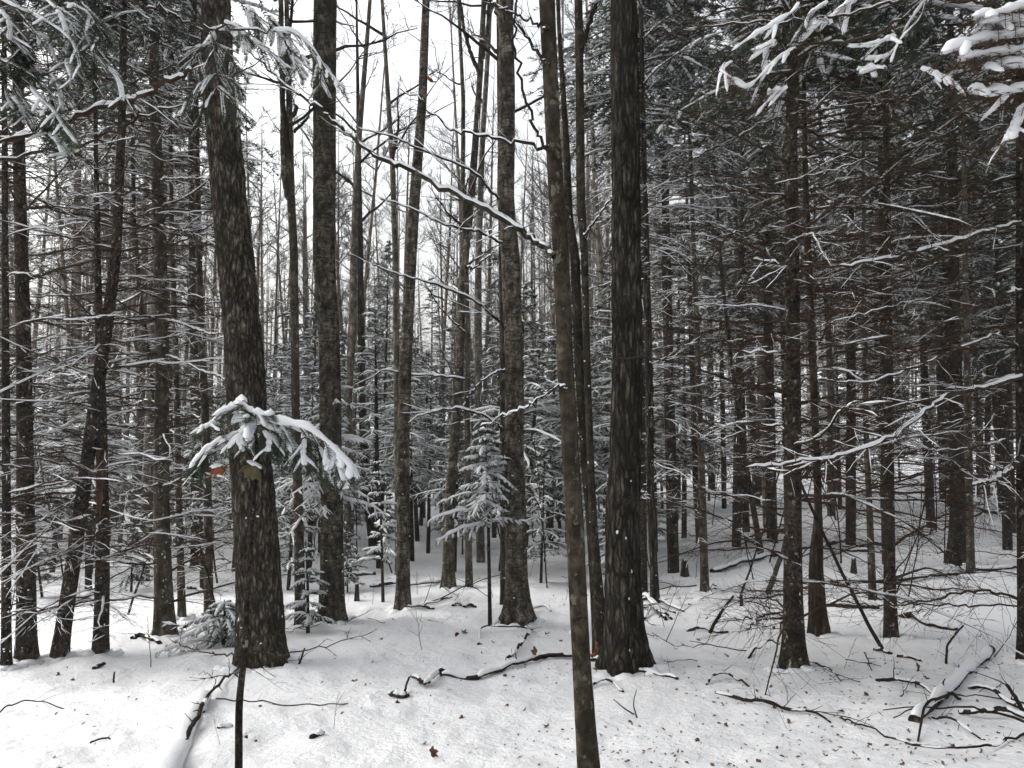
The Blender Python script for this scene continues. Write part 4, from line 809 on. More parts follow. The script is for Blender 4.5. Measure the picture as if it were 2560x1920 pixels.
scatter(84, 15, 42, 560, 1700, hard_copy, [0, 1, 2, 2, 2, 3, 4, 4, 4, 4], .8, 1.15, HDK, .7)
scatter(46, 11, 44, -100, 600, hard_copy, [0, 1, 2, 4], .7, 1.05, HDK, .7)
scatter(14, 14, 42, 1700, 2650, hard_copy, [0, 1, 2, 4], .7, 1.05, HDK, .7)
scatter(38, 10.5, 25, -60, 650, young_copy, [1, 2, 2, 4], .7, 1.1, YGK, .8)
scatter(78, 11.0, 26, 600, 1720, young_copy, [1, 2, 2, 4], .75, 1.15, YGK, .7)
scatter(20, 9.5, 20, 560, 1650, young_copy, [0, 3, 3], .6, 1.0, YGK, .7)
scatter(10, 9.5, 20, -60, 560, young_copy, [0, 3], .7, 1.0, YGK, .7)
scatter(22, 13, 27, 1700, 2650, young_copy, [1, 2, 4], .7, 1.05, YGK, .8)
for i, (x, y) in enumerate([(4.6, 2.6), (5.8, 4.0), (4.2, .6), (6.6, 1.8), (5.2, -1.4)]):  # out-of-frame spruces added to darken the right foreground
    spruce_copy(x, y, [0, 2, 4, 0, 2][i], 1.0, i * 1.3, 'unseen spruce added beyond the right edge to shade the snow', 'unseen shading spruces beyond the right edge', rng)
for i, (x, y) in enumerate([(-4.4, 2.2), (-5.4, 4.0), (-3.4, -1.2), (-1.2, -3.4), (1.6, -3.0), (-5.8, .2), (3.4, -3.6)]):  # unseen trees added left and behind to tone down the near snow
    spruce_copy(x, y, [2, 0, 2, 4, 2, 0, 1][i], 1.1, i * 1.7, 'unseen spruce added round the viewer to shade the front snow', 'unseen shading spruces round the viewer', rng)
# what each one stands between, and its rank from the left there
MARK = [(-1e9, 'left edge'), (250, 'reddish peeling trunk'), (404, 'straight grey spruce'), (620, 'thick leaning trunk'), (822, 'grey-banded trunk'), (1015, 'right-tilting trunk'), (1283, 'centre pale trunk'), (1430, 'spotted foreground stem'), (1563, 'thickest trunk'), (1981, 'flared spruce'), (2221, 'slim straight spruce'), (1e9, 'right edge')]
ORD = ['leftmost', 'second', 'third', 'fourth', 'fifth', 'sixth', 'seventh', 'eighth', 'ninth', 'tenth', 'eleventh', 'twelfth', 'thirteenth', 'fourteenth', 'fifteenth', 'sixteenth', 'seventeenth', 'eighteenth', 'nineteenth', 'twentieth', 'twenty-first', 'twenty-second', 'twenty-third', 'twenty-fourth', 'twenty-fifth', 'twenty-sixth', 'twenty-seventh', 'twenty-eighth', 'twenty-ninth', 'thirtieth']
cells = {}
for kind, px, Y, t in PLACED:
    i = max(k for k, (m, _) in enumerate(MARK) if px >= m); cells.setdefault((kind, i), []).append((px, t))
for (kind, i), L in cells.items():
    L.sort(key=lambda q: q[0])
    for k, (px, t) in enumerate(L):
        o = 'leftmost of the' if k == 0 else ORD[min(k, 29)] + ' from left of the'
        t['label'] = '%s %s between %s and %s' % (o, kind, MARK[i][1], MARK[i + 1][1]); t['group'] = kind

# ------------------------------------------------------------------ the far wood: one mass
def far_woods():
    rng = np.random.default_rng(5); gt, gs, gn = Geo(), Geo(), Geo()
    n = 340; Y = 40 + 65 * rng.random(n) ** 1.2; x = (rng.random(n) * 2 - 1) * Y * .86; z = ground_z(x, Y); H = rng.uniform(11, 18, n)
    t = np.linspace(0, 1, 5); lean = rng.normal(size=(n, 2)) * .03
    P = np.stack([x[:, None] + lean[:, :1] * H[:, None] * t, Y[:, None] + lean[:, 1:] * H[:, None] * t, (z - .5)[:, None] + H[:, None] * t], -1)
    R = np.outer(rng.uniform(.06, .17, n), 1 - .85 * t); tubes(gt, P, R, 5)
    m = n * 14; idx = np.repeat(np.arange(n), 14); tt = .25 + .74 * rng.random(m); B, _ = along(P, idx, tt); a = rng.random(m) * 6.28; L = rng.uniform(.8, 2.4, m) * (1.2 - tt * .7)
    P2 = grow(B, np.stack([np.cos(a), np.sin(a), rng.uniform(.3, 1.3, m)], -1), L, 4, .1, .25, rng); tubes(gt, P2, np.outer(np.full(m, .018), [1, .8, .5, .25]), 3)
    m2 = m * 4; i2 = np.repeat(np.arange(m), 4); B, T_ = along(P2, i2, .15 + .85 * rng.random(m2)); P3 = grow(B, nrm(T_ + rng.normal(size=(m2, 3)) * .6 + Z * .2), L[i2] * rng.uniform(.25, .6, m2), 2, 0, .1, rng); tubes(gt, P3, np.full((m2, 2), .006), 3)
    # firs of the far wood
    nf = 150; Y = 30 + 60 * rng.random(nf); x = (rng.random(nf) * 2 - 1) * Y * .86; z = ground_z(x, Y); H = rng.uniform(3, 11, nf); q = 36
    f = rng.random((nf, q)) ** .8; a = rng.random((nf, q)) * 6.28; zz_ = z[:, None] + .4 + f * (H[:, None] - .4); rad = (H * .19)[:, None] * (1 - f) + .15
    B = np.stack([np.broadcast_to(x[:, None], f.shape), np.broadcast_to(Y[:, None], f.shape), zz_], -1).reshape(-1, 3); D = np.stack([np.cos(a), np.sin(a), np.full(f.shape, -.15)], -1).reshape(-1, 3)
    P4 = grow(B, D, rad.ravel(), 4, -.25, .15, rng); needles(gn, P4, 5, .30, .10, rng, 2)
    snowstrip(gs, P4, np.full(P4.shape[:2], .03), np.full(P4.shape[:2], .10), np.full(P4.shape[:2], .06), rng, .8, k=4)
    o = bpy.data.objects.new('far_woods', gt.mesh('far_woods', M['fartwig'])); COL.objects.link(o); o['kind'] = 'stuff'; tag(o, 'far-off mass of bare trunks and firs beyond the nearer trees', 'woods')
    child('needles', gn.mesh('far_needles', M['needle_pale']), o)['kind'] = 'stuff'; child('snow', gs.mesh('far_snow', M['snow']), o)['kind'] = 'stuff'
far_woods()

# ------------------------------------------------------------------ logs and sticks on the snow
def ground_stick(name, label, cat, pts, w0, w1, seed, mat='twig', snow=.6, cover=.8, twigs=0, lift=0.0, n=24, group=None, k=7, tl=.15, stand=None, ends=True, sstep=2, sink=.35, sww=1.0):
    rng = np.random.default_rng(11000 + seed); G = [onground(*p) for p in pts]
    if stand is not None: G = [at(p[0], p[1], G[0][1] + stand * i) for i, p in enumerate(pts)]
    P = catmull(G, n); dist = P[:, 1]; R = np.linspace(w0, w1, n) * .5 * dist / FPX
    if stand is None: P[:, 2] = ground_z(P[:, 0], P[:, 1]) + R * sink + lift * np.sin(np.linspace(0, np.pi, n))
    P += rng.normal(size=P.shape) * R[:, None] * (.12 if w0 < 25 else .015)
    base = P[0].copy(); t = thing(name, label, cat, base, group); gb, gs = Geo(), Geo()
    R = R * (1 + (.12 if w0 < 25 else .03) * (rng.random(n) - .5)); tubes(gb, P[None], R[None], k)
    if ends:
        for e, q in ((0, 0), (n - 1, (n - 1) * k)):
            i0 = gb.n; gb.add(P[e:e + 1]); a = np.arange(k); gb.T.append(np.stack([np.full(k, i0), q + a, q + (a + 1) % k], 1))
    if twigs:
        m = twigs; tt = .1 + .88 * rng.random(m); B, T_ = along(P[None], np.zeros(m, int), tt); D = nrm(T_ + rng.normal(size=(m, 3)) * .6 + Z * .3); P2 = grow(B, D, tl * rng.uniform(.4, 1.2, m), 6, 0, .25, rng)
        R2 = np.outer(np.full(m, R.mean() * .35), np.linspace(1, .3, 6)); tubes(gb, P2, R2, 4)
    b = child('wood', gb.mesh('wood', M[mat], base), t)
    if snow: 
        snowstrip(gs, P[None], R[None], R[None] * sww + .003, R[None] * .45 + .014 * snow, rng, cover, step=sstep, lumpy=.9 if sstep < 5 else .4); child('snow', gs.mesh('stick_snow', M['snow'], base), t)
    return t
ground_stick('fallen_branch', 'long curved fallen branch lying across the foot of the thickest trunk', 'branch', [(1099, 1690), (1173, 1700), (1212, 1692), (1243, 1684), (1270, 1672), (1305, 1663), (1355, 1651), (1410, 1647), (1472, 1653), (1530, 1663), (1589, 1677), (1631, 1684), (1694, 1700)], 13, 9, 1, 'twig', .7, .9, 4, .02, 60)
ground_stick('fallen_branch', 'crooked dark branch end poking out left of the long curved branch', 'branch', [(1029, 1692), (1048, 1706), (1062, 1722), (1075, 1710), (1099, 1686), (1112, 1682)], 9, 10, 2, 'twig', .8, .9, 0, .03)
ground_stick('broken_stub', 'dark broken wood chunk on open snow left of centre', 'stub', [(976, 1740), (990, 1746), (1005, 1748), (1019, 1742)], 13, 17, 3, 'rotten', .5, .6, 0, .02)
ground_stick('twig', 'short black twig standing up beside the broken wood chunk', 'twig', [(1011, 1735), (1014, 1720), (1018, 1705), (1023, 1692)], 6, 5, 4, 'twig', 0, 1, 0, 0, 10, stand=0)
ground_stick('twig', 'straight slanting twig on the snow in front of the centre pale trunk', 'twig', [(1268, 1647), (1297, 1624), (1324, 1591), (1332, 1572)], 8, 4, 5, 'twig', .3, .5, 4, .03)
ground_stick('twig', 'thin arched twig on the snow just below the centre pale trunk', 'twig', [(1200, 1600), (1200, 1583), (1223, 1577), (1270, 1581), (1301, 1575), (1322, 1570)], 4, 3, 6, 'twig', .3, .5, 5, .05)
ground_stick('twig', 'small arched twig right of the lichen-spotted foreground stem', 'twig', [(1476, 1725), (1503, 1711), (1530, 1715), (1558, 1731)], 6, 5, 7, 'twig', .3, .6, 2, .03)
ground_stick('twig', 'bent thin stem leaning up from the snow right of the foreground stem', 'twig', [(1593, 1797), (1588, 1780), (1584, 1758), (1591, 1724)], 4, 2, 8, 'twig', 0, 1, 0, 0, 12, stand=0)
ground_stick('twig', 'thin slanting stem beside the bent one, right of the foreground stem', 'twig', [(1591, 1790), (1560, 1770), (1534, 1748)], 4, 2, 9, 'twig', 0, 1, 0, 0, 12, stand=0)
for i, (p, wd) in enumerate([([(1600, 1494), (1630, 1520), (1665, 1552)], 14), ([(1605, 1500), (1640, 1512), (1710, 1530)], 8), ([(1612, 1550), (1630, 1530), (1650, 1522)], 7), ([(1625, 1508), (1640, 1540), (1680, 1550)], 9), ([(1602, 1520), (1640, 1530), (1690, 1535)], 6)]):
    ground_stick('fallen_branch', ['thick dark limb slanting down in the brush pile behind the thickest trunk', 'long thin limb on top of the brush pile behind the thickest trunk', 'short limb sticking out in front of the brush pile', 'bent limb at the right of the brush pile', 'low thin limb half buried in the brush pile'][i], 'branch', p, wd, wd * .6, 10 + i, 'twig', .8, .9, 3, .06, 18)
ground_stick('fallen_branch', 'long thin branch lying on open snow below the flared spruce', 'branch', [(1789, 1737), (1855, 1756), (1918, 1764), (1980, 1785), (2027, 1787), (2077, 1811)], 9, 5, 20, 'twig', .2, .4, 3, .02, 34)
ground_stick('twig', 'low arched twig left of the foot of the flared spruce', 'twig', [(1766, 1713), (1785, 1702), (1828, 1702), (1871, 1717)], 6, 5, 21, 'twig', .3, .5, 2, .04)
ground_stick('fallen_branch', 'dark branch running towards the snow-capped log at the right', 'branch', [(2190, 1704), (2244, 1708), (2295, 1717), (2341, 1741)], 9, 8, 22, 'twig', .3, .5, 2, .02)
ground_stick('fallen_branch', 'long thin arching branch along the bottom right corner', 'branch', [(2093, 1789), (2135, 1820), (2205, 1859), (2275, 1888), (2338, 1900), (2400, 1900), (2458, 1887), (2505, 1867), (2575, 1832)], 4, 6, 23, 'twig', .15, .3, 6, .05, 50)
ground_stick('fallen_log', 'snow-capped rotting log at the lower right', 'log', [(2284, 1806), (2318, 1776), (2350, 1748), (2388, 1716), (2425, 1678), (2478, 1626)], 26, 20, 24, 'rotten', 1.7, 1, 7, .015, 34, k=12, sstep=4, sink=.15)
ground_stick('fallen_branch', 'snowy crooked limb bending down in front of the snow-capped log', 'branch', [(2400, 1750), (2377, 1754), (2322, 1785), (2305, 1820), (2295, 1855)], 8, 5, 25, 'twig', 0, .6, 3, .06)
ground_stick('fallen_branch', 'straight thin branch below the snow-capped log, pointing to the corner', 'branch', [(2330, 1797), (2392, 1824), (2462, 1851)], 7, 4, 26, 'twig', .2, .5, 3, .03)
ground_stick('fallen_branch', 'thick dark branch right of the snow-capped log, reaching the right edge', 'branch', [(2396, 1785), (2458, 1797), (2509, 1793), (2570, 1799)], 11, 12, 27, 'twig', .5, .7, 2, .04)
ground_stick('fallen_branch', 'sagging branch above the thick dark one at the right edge', 'branch', [(2423, 1723), (2478, 1743), (2501, 1762), (2570, 1780)], 9, 11, 28, 'twig', .4, .6, 3, .05)
ground_stick('fallen_branch', 'broken stick standing up at the right edge beside the log', 'branch', [(2562, 1790), (2540, 1746), (2516, 1712)], 11, 8, 29, 'twig', .2, .4, 2, .0, 14, stand=0)
ground_stick('twig', 'forked twig standing in the snow above the snow-capped log', 'twig', [(2365, 1660), (2369, 1614), (2388, 1587), (2408, 1564)], 6, 4, 30, 'twig', .2, .5, 5, 0, 14, stand=0)
ground_stick('fallen_branch', 'dark stick standing up slanted left of the flared spruce', 'branch', [(1774, 1583), (1789, 1552), (1813, 1517), (1834, 1490)], 9, 6, 31, 'twig', .2, .4, 4, 0, 14, stand=.05)
ground_stick('fallen_branch', 'stick lying flat at the foot of the slanted standing stick', 'branch', [(1717, 1581), (1760, 1578), (1820, 1581)], 7, 6, 32, 'twig', .4, .6, 2, .02)
ground_stick('twig', 'thin twig trailing right from the foot of the flared spruce', 'twig', [(2019, 1649), (2065, 1677), (2104, 1704)], 5, 3, 33, 'twig', .2, .4, 2, .03)
ground_stick('twig', 'thin twig trailing left from the foot of the flared spruce', 'twig', [(1871, 1649), (1910, 1626), (1949, 1612)], 5, 4, 34, 'twig', .2, .4, 3, .04)
ground_stick('fallen_branch', 'short stick on the snow left below the straight slim spruce', 'branch', [(2186, 1628), (2210, 1632), (2229, 1636)], 9, 8, 35, 'twig', .5, .7, 0, .01, 12)
ground_stick('fallen_branch', 'short thick stick on the snow right below the straight slim spruce', 'branch', [(2244, 1645), (2270, 1648), (2303, 1657)], 10, 8, 36, 'twig', .5, .7, 1, .01, 12)
ground_stick('fallen_log', 'slim snowy log slanting up behind the right-hand trunks, left of the flared spruce', 'log', [(1778, 1432), (1848, 1414), (1949, 1387)], 13, 11, 37, 'spruce', 1.4, 1, 0, .05, 20, sstep=6)
ground_stick('fallen_log', 'short brown snow-topped log right of the rot-hollowed snag', 'log', [(2062, 1517), (2120, 1520), (2198, 1521)], 17, 14, 38, 'rotten', 1.8, 1, 0, .02, 20, sstep=6)
ground_stick('fallen_log', 'brown log running right from the foot of the straight slim spruce', 'log', [(2237, 1529), (2299, 1556), (2392, 1577)], 16, 12, 39, 'rotten', 1.6, .95, 4, .02, 20, sstep=6)
ground_stick('fallen_log', 'long fallen trunk lying behind the straight slim spruce', 'log', [(2124, 1457), (2200, 1456), (2283, 1452), (2350, 1443), (2411, 1436), (2540, 1420)], 12, 10, 40, 'rotten', 1.6, .95, 3, .03, 30, sstep=6)
ground_stick('fallen_log', 'far log slanting up right behind the rot-hollowed snag', 'log', [(2003, 1393), (2060, 1372), (2112, 1352)], 9, 8, 41, 'spruce', 1.6, .9, 0, .04, 16)
ground_stick('fallen_log', 'far short log left of the straight slim spruce', 'log', [(2104, 1378), (2150, 1380), (2205, 1383)], 10, 9, 42, 'spruce', 1.6, .9, 0, .02, 16)
ground_stick('fallen_log', 'far thin log across the gap left of the flared spruce', 'log', [(1838, 1361), (1890, 1360), (1945, 1358)], 7, 6, 43, 'spruce', 1.2, .9, 0, .04, 16)
ground_stick('leaning_pole', 'thin pole leaning to the left beside the straight slim spruce', 'pole', [(2206, 1622), (2170, 1560), (2130, 1480), (2080, 1380), (2034, 1280), (1990, 1180), (1955, 1100)], 10, 6, 44, 'twig', .2, .4, 3, 0, 24, stand=.04)
ground_stick('leaning_pole', 'short snowy pole tilted right behind the left side of the flared spruce', 'pole', [(1918, 1484), (1935, 1440), (1953, 1389), (1965, 1350)], 13, 11, 45, 'greybark', .8, .8, 0, 0, 12, stand=.03)
ground_stick('fallen_log', 'snow-buried log running out of the lower left of the picture', 'log', [(330, 2120), (385, 1990), (420, 1910), (455, 1835), (488, 1775), (505, 1745)], 90, 40, 46, 'rotten', 1.0, 1, 0, .0, 40, k=14, sstep=12, sink=-.22, sww=1.05)
ground_stick('fallen_branch', 'dark thin limb along the right side of the snow-buried log, rising to the sapling', 'branch', [(440, 1925), (470, 1860), (498, 1812), (513, 1774), (556, 1711), (599, 1663)], 15, 4, 47, 'twig', .15, .25, 8, .05, 30, tl=.12)
ground_stick('broken_stub', 'dark piece standing in for a shaded hole in the snow, right of the sapling', 'stub', [(778, 1847), (794, 1842), (809, 1834)], 14, 8, 48, 'twig', 1.4, .8, 0, 0, 10)  # dark tube stands in for the shade of a hole in the snow
ground_stick('broken_stub', 'dark wood fragment just right of the sapling stem at the bottom', 'stub', [(607, 1842), (622, 1848), (640, 1856)], 9, 7, 49, 'twig', 1.0, .6, 0, 0, 10)
ground_stick('broken_stub', 'dark wood fragment just left of the sapling stem at the bottom', 'stub', [(544, 1824), (560, 1818), (582, 1816)], 8, 6, 50, 'twig', 1.0, .6, 0, 0, 10)
ground_stick('twig', 'long thin twig on the snow right of the foreground sapling stem', 'twig', [(540, 1748), (607, 1766), (692, 1785), (739, 1787), (800, 1778), (870, 1760)], 3.5, 2.5, 51, 'twig', 0, 1, 5, .05, 30)
ground_stick('twig', 'thin twig lying at the left edge of the snow', 'twig', [(-20, 1797), (50, 1774), (95, 1772), (160, 1775)], 4, 2.5, 52, 'twig', 0, 1, 4, .05)
ground_stick('twig', 'short straight stick on the snow near the lower left corner', 'twig', [(225, 1860), (250, 1854), (272, 1846)], 5, 4, 53, 'twig', 0, 1, 2, .01, 12)
ground_stick('broken_stub', 'dark wood wedge on the snow below the reddish-brown trunk', 'stub', [(233, 1674), (245, 1668), (258, 1663)], 9, 12, 54, 'twig', .4, .5, 0, 0, 10)
ground_stick('twig', 'short black peg standing in the snow below the straight grey spruce', 'twig', [(284, 1708), (284, 1694), (286, 1680)], 5, 4, 55, 'twig', 0, 1, 0, 0, 8, stand=0)
ground_stick('twig', 'short leaning stick right of the foot of the thick leaning trunk', 'twig', [(748, 1660), (755, 1640), (762, 1620)], 6, 4, 56, 'twig', .2, .5, 1, 0, 10, stand=0)
ground_stick('fallen_log', 'thin fallen pole behind the right-tilting dark trunk', 'log', [(925, 1468), (990, 1466), (1060, 1465), (1105, 1452)], 8, 6, 57, 'twig', .8, .8, 2, .04, 20)
ground_stick('fallen_log', 'short cut log on the snow behind the tall grey-banded trunk', 'log', [(862, 1442), (900, 1440), (937, 1438)], 11, 10, 58, 'greybark', .9, .9, 0, .02, 14)
for i, (p, wd) in enumerate([([(1005, 1516), (1025, 1522), (1055, 1520), (1085, 1524)], 7), ([(1058, 1514), (1090, 1510), (1130, 1494)], 5), ([(1132, 1518), (1145, 1512), (1152, 1516)], 8), ([(1160, 1520), (1172, 1517), (1190, 1519)], 8), ([(330, 1600), (360, 1598), (400, 1612)], 13), ([(470, 1472), (500, 1480), (530, 1500)], 8), ([(1335, 1352), (1370, 1360), (1410, 1358)], 7), ([(1330, 1522), (1360, 1520), (1378, 1530)], 4)]):
    ground_stick('fallen_branch', ['low branch at the right foot of the right-tilting dark trunk', 'thin branch rising right from the right-tilting dark trunk', 'small dark lump of wood left of the centre fir sapling stem', 'second small dark lump of wood nearer the centre fir sapling stem', 'dark limb lying at the foot of the straight grey spruce', 'far dark limb behind the thick leaning trunk', 'far dark log on the white slope right of the centre pale trunk', 'thin twig loop right of the centre pale trunk foot'][i], 'branch', p, wd, wd * .8, 60 + i, 'twig', .6, .8, 2, .02, 14)
def stump(label, px, py, top, wpx, seed):
    g0 = onground(px, py); Y = g0[1]; tp = at(px, top, Y); rng = np.random.default_rng(seed)
    t = thing('stump', label, 'stump', g0); C = np.array([g0, tp]); R = np.array([wpx, wpx * .7]) * .5 * Y / FPX
    gg = trunk_geo(C, R, 14, .02, R[0] * .25, 9, .35, seed); V = np.concatenate(gg.V); hi = V[:, 2] > tp[2] - .06; V[hi, 2] += (rng.random(hi.sum()) - .3) * .07; gg.V = [V]
    child('wood', gg.mesh('wood', M['rotten'], g0), t); gs = Geo(); blobs(gs, [tp + [0, 0, .02]], [[R[1] * .8, R[1] * .8, .025]], rng); child('snow', gs.mesh('cap', M['snow'], g0), t)
stump('small rotten stump left of the thin pale-grey trunk on the right', 1712, 1442, 1405, 19, 1)
stump('pale brown broken stump left of the straight slim spruce, far back', 2135, 1434, 1402, 14, 2)
stump('small peg-like stump left of the flared spruce', 1854, 1515, 1490, 7, 3)
stump('short dark stump between the tall grey-banded and right-tilting trunks', 892, 1502, 1465, 13, 4)

# ------------------------------------------------------------------ leaves
def leaf_mesh(seed, mat):
    rng = np.random.default_rng(seed); k = 16; a = np.arange(k) / k * 2 * np.pi; r = .62 + .38 * np.abs(np.cos(a * 2.5 + .2 * rng.normal())) ** .8; r *= 1 + .16 * rng.normal(size=k)
    ring = np.stack([r * np.cos(a), r * np.sin(a) * rng.uniform(.6, 1), np.zeros(k)], -1); V = np.vstack([[0, 0, 0], ring * .5, ring])
    fold = rng.uniform(.5, 1.3); x, y = V[:, 0].copy(), V[:, 1].copy(); V[:, 1] = y * math.cos(fold * .7); V[:, 2] = np.abs(y) * math.sin(fold * .7) + rng.uniform(.3, .9) * x * x * np.sign(rng.normal()) + .09 * rng.normal(size=len(V))
    T_ = []; Q = []
    for i in range(k): j = (i + 1) % k; T_.append([0, 1 + i, 1 + j]); Q.append([1 + i, 1 + k + i, 1 + k + j, 1 + j])
    g = Geo(); g.add(V * .5, Q, T_)
    st = grow([[0, 0, 0]], [[-1, .2, .3]], .8, 5, .2, .1, rng); tubes(g, st * .9, np.full((1, 5), .012), 3)
    return g.mesh('leaf', M[mat])
LEAF = [leaf_mesh(i, 'leaf') for i in range(9)]; LORG = [leaf_mesh(20 + i, 'leaf_orange') for i in range(3)]; LTAN = leaf_mesh(40, 'leaf_tan')
def leaf_at(P, size, me, label, group, rng, tilt=.6):
    o = bpy.data.objects.new('fallen_leaf' if group else 'leaf', me); COL.objects.link(o); o.location = P; o.scale = (size,) * 3; o.rotation_euler = (rng.normal() * tilt, rng.normal() * tilt, rng.random() * 6.28); tag(o, label, 'leaf', group); return o
rng = np.random.default_rng(9)
zb = lambda x0, pts: [(x0 + x / 2.572, 1280 + y / 2.572) for x, y in pts]
spots = zb(850, [(740, 803), (800, 783), (165, 1118), (95, 1088), (940, 977), (1330, 785), (1060, 1055), (1190, 1282), (1705, 1393), (1650, 1018), (365, 1228), (205, 972), (785, 1330), (605, 1370), (545, 1503), (265, 820), (980, 840), (895, 857), (1075, 1250), (1860, 1360), (1330, 1390), (915, 912), (2160, 885), (1420, 838)]) \
    + zb(1700, [(175, 690), (600, 750), (595, 1015), (1200, 1182), (610, 1258), (845, 1425), (1910, 1222), (2045, 1432), (2065, 1392), (45, 1622), (505, 1612), (1435, 1632), (220, 1232), (705, 1352), (935, 1577), (120, 830), (1040, 1290), (1750, 1510), (110, 1480), (300, 1385), (1580, 1075), (990, 1540), (1220, 1500), (60, 600), (150, 575), (230, 500), (300, 930)]) + zb(0, [(380, 1047), (2072, 1103), (600, 1110), (470, 1085)])
for p in spots:
    g = onground(*p); s = rng.uniform(9, 19) * g[1] / FPX; leaf_at(g + [0, 0, s * .04], s, LEAF[int(rng.integers(0, 9))], 'small curled brown leaf lying on the snow', 'fallen brown leaves on the snow', rng)
for (px, py), s, lab in [((850 + 595 / 2.572, 1280 + 1580 / 2.572), 32, 'upturned brown leaf on open snow near the bottom edge, left of the foreground stem'), ((850 + 1255 / 2.572, 1280 + 922 / 2.572), 26, 'large dark curled leaf on the snow left of the thickest trunk'), ((1700 + 1540 / 2.572, 1280 + 1027 / 2.572), 34, 'large tan curled leaf on the snow left of the snow-capped log')]:
    g = onground(px, py); s *= g[1] / FPX; leaf_at(g + [0, 0, s * .25], s, LEAF[1], lab, None, rng, .9)
lo = leaf_at(at(1077, 205, 3.3), 30 * 3.3 / FPX, leaf_mesh(61, 'leaf_bright'), 'bright orange leaf hanging in the sky gap above the long snowy limb', None, rng, 1.2); lo.rotation_euler = (1.35, .5, .15)
leaf_at(at(1489, 1615, 5.5), 24 * 5.5 / FPX, LORG[1], 'orange-brown leaf standing between the slanting stem and the thickest trunk', None, rng, 1.2)
leaf_at(at(1480, 1638, 5.4), 20 * 5.4 / FPX, LORG[2], 'rusty leaf at the foot of the slanting stem', None, rng, 1.2)
for (px, py, wpx, me, lab) in [(543, 1172, 36, LORG[0], 'large curled orange leaf with snow cap hanging left on the snow-loaded sapling'), (632, 1172, 52, LTAN, 'pale tan curled leaf with snow hanging under the snow-loaded sapling')]:
    Yl = Yf - .05; P = at(px, py, Yl); s = wpx * Yl / FPX; g = Geo()
    for q in range(3):          # a leaf curled into three overlapping flaps
        th, ph = np.meshgrid(np.linspace(.15, 1.5, 6), np.linspace(-1.3, 1.3, 9) + q * 2.1, indexing='ij'); rr = .5 + .06 * np.sin(ph * 6 + q) + .05 * rng.normal(size=th.shape)
        V = np.stack([np.sin(th) * np.cos(ph) * rr, np.sin(th) * np.sin(ph) * rr * .8, .25 - (1 - np.cos(th)) * rr * 1.3], -1) * s; idx = np.arange(54).reshape(6, 9); Q = np.stack([idx[:-1, :-1], idx[:-1, 1:], idx[1:, 1:], idx[1:, :-1]], -1).reshape(-1, 4); g.add(V, Q)
    o = bpy.data.objects.new('leaf', g.mesh('leaf', M['leaf_orange' if wpx < 50 else 'leaf_tan'])); COL.objects.link(o); o.location = P; o.rotation_euler = (.25, -.3 if wpx < 50 else .35, .6); tag(o, lab, 'leaf')
    gs = Geo(); blobs(gs, [[-s * .1, 0, s * .27], [s * .15, 0, s * .22]], [[s * .33, s * .26, s * .12], [s * .28, s * .24, s * .1]], rng, .25); child('snow', gs.mesh('leaf_snow', M['snow']), o)
i = 0
for px, py in [(1723, 250), (1737, 235), (1735, 268), (1738, 330), (1747, 425), (1742, 410), (1755, 438), (1800, 332), (1822, 330), (1806, 425), (1770, 270), (1712, 765), (1706, 800), (1760, 905), (1790, 912), (1728, 470)]:
    P = at(px, py, 10.5); leaf_at(P, 13 * 10.5 / FPX, LORG[i % 3], 'small orange leaf still clinging to a twig right of the thickest trunk', 'orange leaves clinging to twigs on the right', rng, 1.2); i += 1
# ------------------------------------------------------------------ thin dry stems and litter
rng = np.random.default_rng(15)
STEMS = []
for i in range(6):
    g = Geo(); P = grow([[0, 0, -.05]], [[rng.normal() * .25, rng.normal() * .25, 1]], 1, 9, 0, .12, rng); tubes(g, P, np.linspace(.010, .004, 9)[None], 4); m = 5; B, T_ = along(P, np.zeros(m, int), rng.uniform(.3, .95, m))
    tubes(g, grow(B, nrm(T_ + rng.normal(size=(m, 3)) * .6), rng.uniform(.15, .4, m), 5, 0, .2, rng), np.full((m, 5), .004), 3); STEMS.append(g.mesh('dry_stem', M['twig']))
for i in range(150):
    Y = 3.4 + 14 * rng.random() ** .75; px = rng.uniform(0, 2560) if rng.random() < .35 or Y > 8 else rng.uniform(1500, 2560); x = (px - 1280) / FPX * Y
    o = bpy.data.objects.new('dry_stem', STEMS[i % 6]); COL.objects.link(o); o.location = (x, Y, float(ground_z(x, Y))); o.scale = (rng.uniform(.12, .42),) * 3; o.rotation_euler[2] = rng.random() * 6.28
    tag(o, 'thin dry stem poking out of the snow', 'plant', 'dry stems poking out of the snow')
PEGS = []
for i in range(8):
    g = Geo(); P = grow([[-.5, 0, 0]], [[1, rng.normal() * .1, 0]], 1, 10, rng.uniform(-.05, .12), .22, rng); tubes(g, P, np.linspace(.010, .004, 10)[None] * rng.uniform(.7, 1.3), 5); m = int(rng.integers(1, 5)); B, T_ = along(P, np.zeros(m, int), rng.uniform(.2, .95, m))
    tubes(g, grow(B, nrm(T_ + rng.normal(size=(m, 3)) * .5 + Z * .25), rng.uniform(.12, .4, m), 5, 0, .2, rng), np.linspace(.006, .003, 5)[None].repeat(m, 0), 4); PEGS.append(g.mesh('dead_stick', M['twig']))
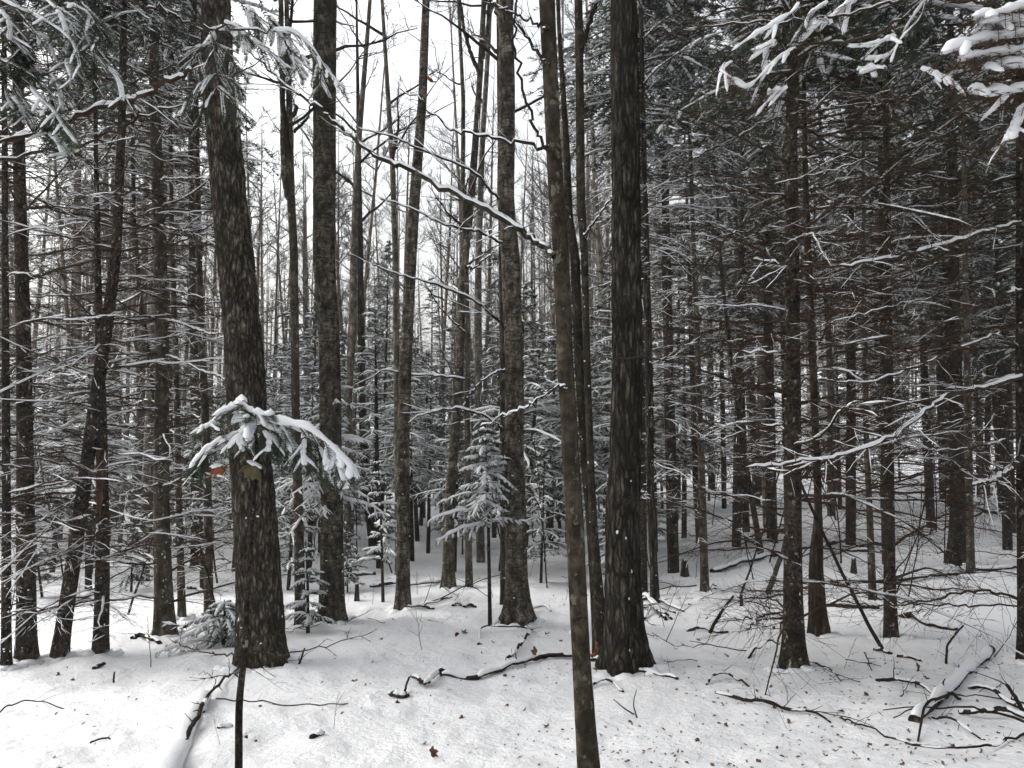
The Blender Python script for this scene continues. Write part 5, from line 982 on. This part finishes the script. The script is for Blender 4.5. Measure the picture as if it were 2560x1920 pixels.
for i in range(85):
    Y = 3.6 + 9.5 * rng.random() ** 1.3; px = rng.uniform(1560, 2560) if rng.random() < .72 else rng.uniform(0, 1560); x = (px - 1280) / FPX * Y
    if px < 1560 and Y < 6.5: Y += 4; x = (px - 1280) / FPX * Y
    o = bpy.data.objects.new('dead_stick', PEGS[i % 8]); COL.objects.link(o); s_ = rng.uniform(.12, .5) if rng.random() < .75 else rng.uniform(.5, 1.0); o.location = (x, Y, float(ground_z(x, Y)) + .006); o.scale = (s_, s_, s_); a = rng.random() * 6.28; o.rotation_euler = (0, rng.normal() * .12, a)
    tag(o, 'short dead stick lying in the snow', 'stick', 'dead sticks lying in the snow')
for i in range(60):
    Y = 7.5 + 14 * rng.random(); px = rng.uniform(-40, 2600); x = (px - 1280) / FPX * Y
    o = bpy.data.objects.new('bare_sapling', STEMS[i % 6]); COL.objects.link(o); k_ = rng.uniform(1.2, 2.6); o.location = (x, Y, float(ground_z(x, Y)) - .02); o.scale = (k_ * .6, k_ * .6, k_); o.rotation_euler[2] = rng.random() * 6.28
    tag(o, 'thin leafless sapling standing among the background trunks', 'sapling', 'thin leafless saplings in the background')
def litter():
    g = Geo(); n = 9500; Y = 3.0 + 22 * rng.random(n) ** 1.2; u = rng.random(n); px = np.where(rng.random(n) < .3, u * 2560, 2560 - 1300 * u ** 1.2); x = (px - 1280) / FPX * Y * 1.05; z = ground_z(x, Y)
    keep = vnoise(x * 1.4 + 50, Y * 1.4, 5) > .5; x, Y, z = x[keep], Y[keep], z[keep]; n = len(x)
    a = rng.random(n) * 6.28; s = rng.uniform(.004, .016, n) * (1 + np.clip(Y - 7, 0, 12) * .1); d = np.stack([np.cos(a), np.sin(a), rng.normal(size=n) * .3], -1); e = np.stack([-np.sin(a), np.cos(a), rng.normal(size=n) * .5], -1) * rng.uniform(.15, .6, n)[:, None]
    C = np.stack([x, Y, z + .003], -1); V = np.stack([C - d * s[:, None], C + e * s[:, None] + Z * .003, C + d * s[:, None], C - e * s[:, None]], 1); g.add(V, np.arange(n * 4).reshape(-1, 4))
    o = bpy.data.objects.new('forest_litter', g.mesh('forest_litter', M['litter'], smooth=False)); COL.objects.link(o); o['kind'] = 'stuff'; tag(o, 'fine dark bark and needle litter strewn over the snow', 'litter')
litter()
def haze():
    g = Geo(); x, y0, y1, z0, z1 = 312, -312, 312, -6, 42
    V = np.array([[a, b, c] for a in (-x, x) for b in (y0, y1) for c in (z0, z1)], float)
    g.add(V, [[0, 1, 3, 2], [4, 6, 7, 5], [0, 4, 5, 1], [2, 3, 7, 6], [0, 2, 6, 4], [1, 5, 7, 3]])
    m = bpy.data.materials.new('haze'); m.use_nodes = True; n = m.node_tree; n.nodes.clear(); o = n.nodes.new('ShaderNodeOutputMaterial'); v = n.nodes.new('ShaderNodeVolumePrincipled')
    v.inputs['Density'].default_value = HAZE; v.inputs['Color'].default_value = (.86, .88, .9, 1); n.links.new(v.outputs[0], o.inputs['Volume'])
    ob = bpy.data.objects.new('haze', g.mesh('haze', m, smooth=False)); COL.objects.link(ob); ob['kind'] = 'stuff'; tag(ob, 'thin pale winter haze between the trees', 'haze')
HAZE = 0.003
haze()
print('TRIS', sum(sum(len(p.vertices) - 2 for p in m.polygons) if False else len(m.polygons) * 2 for m in bpy.data.meshes), 'OBJ', len(bpy.data.objects))
